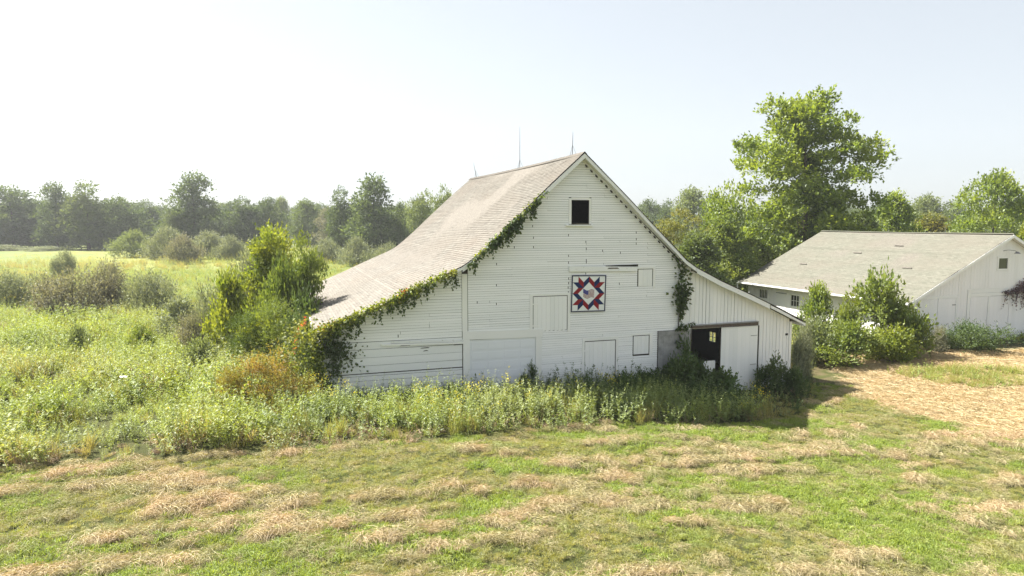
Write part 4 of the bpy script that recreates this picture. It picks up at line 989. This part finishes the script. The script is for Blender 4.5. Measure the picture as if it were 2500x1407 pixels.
# tall weeds: near belt
x, y = cand(rg, 7.5, 14, 50, half=.86, extra=6); ok = is_weed(x, y) & ~inside_buildings(x, y, .05); x, y = x[ok], y[ok]
u, v = buv(x, y)
front = (u > -2.0) & (u < 25) & (v < .4)
de = np.full(len(x), 9.0)
for i in range(len(EDGE) - 1):
    a, b = EDGE[i], EDGE[i + 1]; ab = b - a; t = np.clip(((x - a[0]) * ab[0] + (y - a[1]) * ab[1]) / (ab @ ab), 0, 1); de = np.minimum(de, np.hypot(x - a[0] - t * ab[0], y - a[1] - t * ab[1]))
grow = .7 + .3 * sst(de / .6)
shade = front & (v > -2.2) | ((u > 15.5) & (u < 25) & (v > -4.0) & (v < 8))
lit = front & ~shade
side = ~front & ~shade
pn = fbm(x / 3.5, y / 3.5, 111); pn2 = fbm(x / 1.8, y / 1.8, 121)
hgt = np.where(lit, 1.30 + .3 * (pn2 - .5), np.where(shade, np.where((u > 9.5) & (u < 17), 1.35, 1.0), .50 + 1.25 * sst((pn2 - .25) / .5) * (.45 + pn))) * grow * rg.uniform(.75, 1.15, len(x))
# lower weeds on the right side and along the shed
right = (u > 22.4); hgt = np.where(right, hgt * .75, hgt)
rr = rg.random(len(x)); n = len(x)
keys = ['gold1', 'gold2', 'gold3', 'weed1', 'weed2', 'weed3', 'tgrass', 'tgrass2', 'dry1', 'dry2', 'deep1', 'deep2']
idx = np.empty(n, int)
def pick(mask, ks, ps): idx[mask] = rg.choice([keys.index(k) for k in ks], mask.sum(), p=ps)
pick(lit, ['gold1', 'gold2', 'gold3', 'weed2', 'tgrass', 'dry1'], [.44, .03, .26, .15, .08, .04])
pick(shade, ['deep1', 'deep2', 'gold3', 'tgrass2'], [.4, .35, .15, .1])  # barn's shadow also put into the colour: darker-leaved weeds inside it
pick(side, ['gold1', 'weed1', 'weed2', 'weed3', 'tgrass', 'gold3'], [.12, .24, .26, .14, .14, .10])
edge_dry = (de < 1.0 + 1.2 * pn2) & (rr < .62) & ((u < 3) | (rr < .25)); pick(edge_dry, ['dry1', 'dry2', 'tgrass2'], [.3, .4, .3]); hgt = np.where(edge_dry, hgt * .8, hgt)
dd = side & (pn2 > .66) & (rr < .5); pick(dd, ['dry1', 'tgrass2'], [.6, .4])
mr = right & (pn > .55) & (rr < .55); pick(mr, ['tgrass', 'tgrass2', 'dry2'], [.4, .4, .2])
bare = (u > 17) & (u < 24) & (v < -2.6) & (rr < .6); pick(bare, ['tgrass2'], [1.0]); hgt = np.where(bare, hgt * .6, hgt)
xs_, vs_ = suv(x, y)
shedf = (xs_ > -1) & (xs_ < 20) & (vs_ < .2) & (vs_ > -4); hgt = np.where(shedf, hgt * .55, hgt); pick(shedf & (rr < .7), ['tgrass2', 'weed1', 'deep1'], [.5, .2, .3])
rm = (u > 5.6) & (u < 9.3) & (v > -1.0) & (v < .4) & (rr < .7); rm |= (u > 17.5) & (u < 20.6) & (v > -2.2) & (v < .4) & (rr < .8)
hgt = np.where((u > 17.0) & (u < 21) & front & shade, hgt * .8, hgt)
hgt = np.where((u > -1) & (u < 5.7) & shade & front, hgt * .62, hgt); hgt = np.where((u > -1) & (u < 16) & lit, hgt * .92, hgt)
kp = ~rm
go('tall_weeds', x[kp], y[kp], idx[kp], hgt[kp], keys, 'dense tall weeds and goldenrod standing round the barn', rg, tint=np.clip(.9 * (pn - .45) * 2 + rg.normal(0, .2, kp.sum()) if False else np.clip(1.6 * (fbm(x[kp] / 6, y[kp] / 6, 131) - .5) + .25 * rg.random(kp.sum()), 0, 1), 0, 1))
# farther meadow, coarser clumps
x, y = cand(rg, 1.9, 50, 100, half=.80, extra=4); ok = ~inside_buildings(x, y); x, y = x[ok], y[ok]; n = len(x)
pn = fbm(x / 7, y / 7, 141); idx = rg.choice(6, n, p=[.2, .2, .15, .2, .15, .1])
go('meadow_weeds', x, y, idx, rg.uniform(.7, 1.25, n) * (.55 + .6 * pn), ['gold1', 'weed1', 'weed2', 'weed3', 'tgrass', 'gold2'], 'green and yellow weeds of the middle meadow', rg, tint=np.clip((pn - .45) * 3, 0, 1) * .7)
x, y = cand(rg, .55, 100, 185, half=.78, extra=4); n = len(x); fl_ = (x > -60 - 0 * y) | (y < 120); x, y = x[fl_], y[fl_]; n = len(x)
pn = fbm(x / 12, y / 12, 151); idx = rg.choice(4, n)
go('far_meadow_weeds', x, y, idx, rg.uniform(.9, 1.6, n) * (.55 + .6 * pn), ['gold2', 'weed1', 'weed3', 'tgrass'], 'yellow-green weeds of the far meadow', rg, tint=np.clip((pn - .45) * 3, 0, 1) * .6)

# ---------------------------------------------------------------- shrubs, one by one
def shr(key, px, top, D, wpx, label, mat=None, name='shrub', cat='shrub', group=None, trunkname='stem'):
    xy = atd(px, D); H = CAMH - (top - 543) / FPX * D - float(gz(*xy)); W = wpx / FPX * D
    return plant(name, key, xy, H, W, label, cat, group, mat=mat, trunkname=trunkname)
shr('olive', 170, 630, 50, 200, 'large greyish-brown shrub standing alone in the left weeds', 'brown')
shr('olive_b', 262, 640, 52, 125, 'greyish shrub joined to the right side of the large brown one', 'brown')
shr('olive_c', 355, 638, 51, 135, 'silvery green shrub right of the greyish pair', 'silver')
shr('olive_c', 8, 645, 58, 130, 'silvery shrub cut off by the left edge of the picture')
shr('olive_b', 152, 612, 88, 60, 'small lone grey bush far out in the yellow meadow')
shr('leafy_c', 425, 725, 42, 140, 'low leafy mound below the silvery green shrub', 'silver')
shr('leafy_c', 180, 795, 34, 80, 'low grey-green mound in the near left weeds', 'pale')
shr('leafy_b', 335, 780, 36, 70, 'dark little mound among pale weeds', 'mid')
shr('youngtree', 668, 538, 36, 215, 'lime-coloured young tree left of the barn', name='young_tree', cat='tree', trunkname='trunk')
shr('youngtree_b', 752, 545, 34.5, 105, 'darker young tree touching the edge of the barn roof', 'mid', name='young_tree', cat='tree', trunkname='trunk')
shr('olive_b', 608, 610, 39, 130, 'silvery shrub behind the lime-coloured young tree')
shr('olive', 535, 655, 37.5, 150, 'grey-green shrub left of the lime-coloured young tree', 'silver')
shr('leafy', 560, 672, 33.5, 120, 'vine-covered bright green mound left of the young tree', 'lime')
shr('leafy_b', 625, 700, 31.5, 120, 'yellow-green rounded shrub under the young tree', 'lime')
shr('leafy_c', 690, 630, 33.5, 150, 'mid green shrub in the heart of the thicket', 'mid')
shr('leafy_b', 735, 660, 32.2, 90, 'dark green shrub pressed against the barn eave', 'deep')
shr('feather', 590, 770, 30.5, 105, 'feathery young cedar, the left one of two', name='young_cedar', cat='cedar')
shr('feather', 668, 740, 30.3, 120, 'darker feathery young cedar, the right one of two', 'mid', name='young_cedar', cat='cedar')
shr('feather', 718, 770, 29.8, 100, 'dark green evergreen bush at the barn side wall', 'deep', name='evergreen_bush', cat='bush')
shr('olive_c', 470, 742, 36, 110, 'brownish thin shrub left of the thicket', 'brown')
shr('fineshrub', 655, 860, 25.6, 235, 'fine-leaved shrub turning yellow and orange before the barn corner')
shr('fineshrub', 545, 905, 24.8, 110, 'smaller orange-tinged shrub left of the large turning one')
shr('leafy_b', 480, 800, 30, 90, 'pale green shrub in the weeds before the thicket', 'pale')
shr('leafy_c', 2148, 662, 40.8, 200, 'big leafy shrub climbing over the eave of the long shed', 'mid')
shr('leafy_b', 2085, 712, 41.5, 60, 'upright shoot on the left of the shed eave shrub', 'mid')
shr('leafy', 2005, 697, 46, 88, 'rounded bright shrub against the side wall of the long shed', 'cat')
shr('leafy_b', 1995, 748, 39, 90, 'pale green leafy weeds mound right of the barn eave', 'pale')
shr('leafy_c', 2085, 785, 38.6, 180, 'broad green mound in front of the shed side wall', 'mid')
shr('leafy_b', 2185, 775, 38.8, 120, 'sunlit green mound near the shed corner', 'lime')
shr('leafy_c', 2245, 778, 39.6, 85, 'leafy weeds mound in front of the left shed door', 'mid')
shr('leafy_b', 2232, 738, 42, 60, 'dark leafy shoots at the corner of the long shed', 'deep')
shr('olive_c', 2382, 772, 41.3, 135, 'dark spiky bush between the two pairs of shed doors', 'deep')
shr('olive_b', 2300, 800, 41.3, 60, 'small grey bush beside the left shed doors', 'brown')
shr('elder', 1678, 840, 31.0, 190, 'dark elder bush spreading before the open barn doorway', 'deep')
shr('elder', 1688, 800, 31.6, 80, 'upright dark shoots at the left of the barn doorway', 'deep')
shr('elder', 1545, 872, 31.3, 130, 'dark weeds mound under the lower hatch', 'deep')
shr('elder', 1905, 848, 32.6, 95, 'dark bush at the right corner of the barn', 'deep')
shr('olive_b', 1968, 790, 35, 70, 'silvery weeds bush in the sun beyond the barn corner', 'silver')
shr('elder', 1290, 874, 29.6, 60, 'small dark broad-leaved bush at the garage door post', 'deep')

# ---------------------------------------------------------------- vines
def vine(name, frame, path, n, spread, ln, wd, mat, label, seed, v=-.47, vs=.06, up=0.0, hang=0, hl=.5, hmat=None, extra=None, cat='vine', stem=.012):
    rg = np.random.default_rng(seed); Pth = np.array(path, float); s = np.concatenate([[0], np.cumsum(np.hypot(*np.diff(Pth[:, :2], axis=0).T))])
    e = empty(name, (*frame(Pth[-1][0], v), 0), ANG); e.location.z = Pth[:, 1].min(); tag(e, label, cat)
    o0 = np.array([Pth[-1][0], v, Pth[:, 1].min()])
    wt = Pth[:, 2] if Pth.shape[1] > 2 else np.ones(len(Pth))
    tt = np.linspace(0, s[-1], 400); cdf = np.cumsum(np.interp(tt, s, wt) * (.22 + .78 * (vnoise(tt * 2.2, tt * 0, seed) > .45))); cdf /= cdf[-1]
    t = np.interp(rg.random(n), cdf, tt); u = np.interp(t, s, Pth[:, 0]); z = np.interp(t, s, Pth[:, 1]); w = np.interp(t, s, wt)
    P = np.stack([u + rg.normal(0, spread, n) * w, v - np.abs(rg.normal(0, vs, n)), z + rg.normal(up, spread, n) * w], 1)
    D = np.stack([rg.normal(0, .6, n), -np.abs(rg.normal(0, .5, n)) - .2, rg.normal(-.5, .5, n)], 1)
    out = np.tile([0, -1.0, .35], (n, 1)); V, F = leaves(rg, P, D, ln, wd, up=.1, out=out * 1.6, jit=.4); link('leaves', npmesh('vine_leaves', V - o0, F, L[mat], rg.random(n)), e)
    if hang:
        t = np.interp(rg.random(hang), cdf, tt); u0 = np.interp(t, s, Pth[:, 0]); z0 = np.interp(t, s, Pth[:, 1]); k = 12; PP = []; m = MB()
        for a, b in zip(u0, z0):
            l = hl * rg.uniform(.3, 1.3); q = np.linspace(.08, 1, k); dr = rg.normal(0, .12)
            pts = np.stack([a + dr * q * l, np.full(k, v - .03) - .05 * np.sin(q * 3), b - q * l], 1); PP.append(pts); m.tube([tuple(p - o0) for p in pts[::4]], [.006, .005, .004][:len(pts[::4])], 3)
        PP = np.concatenate(PP); PP += rg.normal(0, .025, PP.shape); D = np.stack([rg.normal(0, .8, len(PP)), -.3 + rg.normal(0, .3, len(PP)), -.6 + rg.normal(0, .3, len(PP))], 1)
        V, F = leaves(rg, PP, D, ln, wd, up=0, out=np.tile([0, -1.5, .3], (len(PP), 1)), jit=.4); link('hanging_leaves', npmesh('hanging_leaves', V - o0, F, L[hmat or mat], rg.random(len(PP))), e)
        m.build('tendril', M['bark'], e)
    if extra:
        for cnt, mt, dz, uu in extra:
            u = rg.uniform(uu[0], uu[1], cnt); z = np.interp(u, Pth[np.argsort(Pth[:, 0]), 0], Pth[np.argsort(Pth[:, 0]), 1]) + dz + rg.normal(0, .07, cnt)
            P = np.stack([u, rg.normal(v, .1, cnt), z], 1); V, F = leaves(rg, P, rg.normal(0, 1, P.shape), ln, wd); link('red_leaves' if mt == 'redleaf' else 'sun_toned_or_turned_leaves', npmesh('leaves', V - o0, F, L[mt], rg.random(cnt)), e)  # bright extras: sun put into paler leaf colours, plus turned orange leaves
    m = MB(); m.tube([tuple(np.array([a, v + .02, b]) - o0) for a, b in Pth[:, :2]], [stem] * len(Pth), 5); m.build('stem', M['bark'], e)
    return e
r1 = [(u, topf(u) - .12, w) for u, w in ((9.35, .3), (8.8, .8), (8.3, .8), (7.8, 1.3), (7.3, 1.3), (6.8, .9), (6.3, .8), (5.8, .7))]
vine('climbing_vine', barn, r1, 900, .07, .15, .10, 'ivydark', 'dark vine creeping up the steep left rake of the barn', 401, hang=34, hl=.42, extra=[(140, 'ivy', .12, (5.9, 9.2))])
r2 = [(u, topf(u) - .05, w) for u, w in ((5.3, .5), (4.8, 1.3), (4.2, 1.4), (3.6, 1.2), (3.0, .9), (2.4, 1.0), (1.8, 1.3), (1.2, 1.3), (.6, 1.5), (0, 1.6), (-.4, 1.6))]
vine('climbing_vine', barn, r2, 1700, .085, .12, .085, 'ivy', 'leafy green and yellow vine lying along the low left rake', 402, up=.03, vs=.12, hang=60, hl=.55, hmat='ivydark',
     extra=[(700, 'lime', .12, (-.5, 4.9)), (60, 'redleaf', .10, (2.9, 3.3)), (45, 'redleaf', .1, (-.2, .5)), (160, 'orange', .02, (.4, 3.2))])  # sunny top painted with lime leaves, shaded hanging part with darker ones
r3 = [(.30, 2.55, 2.6), (.45, 2.2, 3.2), (.5, 1.8, 3.3), (.5, 1.4, 2.6), (.35, 1.0, 1.6), (.15, .6, 1.2), (.05, .1, 1.0)]
vine('climbing_vine', barn, r3, 1050, .13, .12, .085, 'ivydark', 'thick dark vine hanging down the front left corner of the barn', 403, v=-.08, vs=.14, hang=14, hl=.9)  # shade of the corner vine's front put into a darker leaf colour
r4 = [(-.22, 2.6, 1.3), (-.2, 2.0, 1.2), (-.2, 1.4, 1.2), (-.15, .7, 1.1), (-.12, .1, 1.0)]
vine('climbing_vine', barn, r4, 1500, .11, .12, .085, 'ivy', 'sun-toned yellow-green vine wrapping the side of the barn corner', 404, v=-.1, vs=.2, extra=None)  # sunny side of the corner vine, painted with a paler leaf colour
r5 = [(15.75, 5.45, .8), (16.0, 5.1, .9), (16.15, 4.7, 1.5), (16.2, 4.2, 1.7), (16.2, 3.7, 1.6), (16.15, 3.3, 1.1), (16.1, 3.0, .7), (16.1, 2.6, .3), (16.08, 2.1, .3), (16.05, 1.2, .2)]
vine('climbing_vine', barn, r5, 330, .15, .20, .14, 'ivydark', 'tall broad-leaved vine climbing the wall right of the quilt', 405, v=-.07, vs=.10, stem=.018, hang=6, hl=.5)
r6 = [(16.9, 2.35, .5), (16.5, 2.2, .7), (16.3, 2.1, .5)]
vine('vine_sprig', barn, r6, 40, .10, .16, .11, 'ivydark', 'short vine sprig at the left end of the door track', 406, v=-.12)
r7 = [(10.6, 2.75, 1.8), (9.9, 2.7, 1.8), (9.3, 2.75, 1.5), (8.9, 2.45, 1.0), (8.2, 2.35, .6), (7.7, 2.4, .5)]
vine('withered_vine', shed, r7, 900, .13, .13, .09, 'purple', 'withered purple-brown vine hanging over the right shed doors', 407, v=-.1, hang=36, hl=1.1, cat='vine')
r8 = [(-.6, 3.0, 1.6), (-.9, 2.6, 1.8), (-1.0, 2.1, 1.8), (-1.1, 1.6, 1.6)]
vine('vine_tangle', barn, r8, 900, .22, .12, .085, 'ivy', 'vine tangle with red leaves bridging the thicket and the barn corner', 408, v=.6, vs=.8, extra=[(90, 'redleaf', .1, (-1.1, -.6))])

# ---------------------------------------------------------------- collapsed slatted roof seen between the two buildings
cs = empty('collapsed_lean_to', (*atd(1795, 49.5), 0), .9); cs.location.z = float(gz(*atd(1795, 49.5))); tag(cs, 'fallen slatted roof of faded red-brown boards lying among trees behind the barn', 'ruined shed')
for i in range(16):
    z = .9 + i * .17; y = i * .22
    MB().hexa([(-2.2, y, z), (2.2, y, z + .05), (2.2, y + .12, z + .12), (-2.2, y + .12, z + .07), (-2.2, y, z + .03), (2.2, y, z + .08), (2.2, y + .12, z + .15), (-2.2, y + .12, z + .1)]).build('slat', M['redwood'], cs)
for xx in (-2, 0, 2): MB().tube([(xx, -.1, .8), (xx, 3.6, 3.5)], [.06, .06], 6).build('rafter', M['redwood'], cs)
for xx in (-2, 2): MB().tube([(xx, 0, -.3), (xx, 0, .85)], [.07, .07], 6).build('post', M['redwood'], cs); MB().tube([(xx, 3.5, -.3), (xx, 3.5, 3.4)], [.07, .07], 6).build('post', M['redwood'], cs)
sx = at(305, 985)
MB().box(-.13, .13, -.06, .06, -.01, .01).build('white_board', M['trim']).location = (sx[0], sx[1], 1.05)
ob = bpy.data.objects['white_board']; ob.rotation_euler = (.3, .1, .5); tag(ob, 'small white board caught in the top of the left weeds', 'board')

# ---------------------------------------------------------------- hazy air
hz = MB().box(-420, 420, -60, 420, -4, 60).build('haze', None); tag(hz, 'thin bright summer haze', kind='stuff')
mh = bpy.data.materials.new('hazy_air'); mh.use_nodes = True; nt = mh.node_tree
for n_ in list(nt.nodes): nt.nodes.remove(n_)
o_ = nt.nodes.new('ShaderNodeOutputMaterial'); pv = nt.nodes.new('ShaderNodeVolumePrincipled')
pv.inputs['Color'].default_value = (0.93, 0.96, 1.0, 1); pv.inputs['Density'].default_value = 0.00038; pv.inputs['Anisotropy'].default_value = 0.35
nt.links.new(pv.outputs[0], o_.inputs['Volume']); hz.data.materials.append(mh)
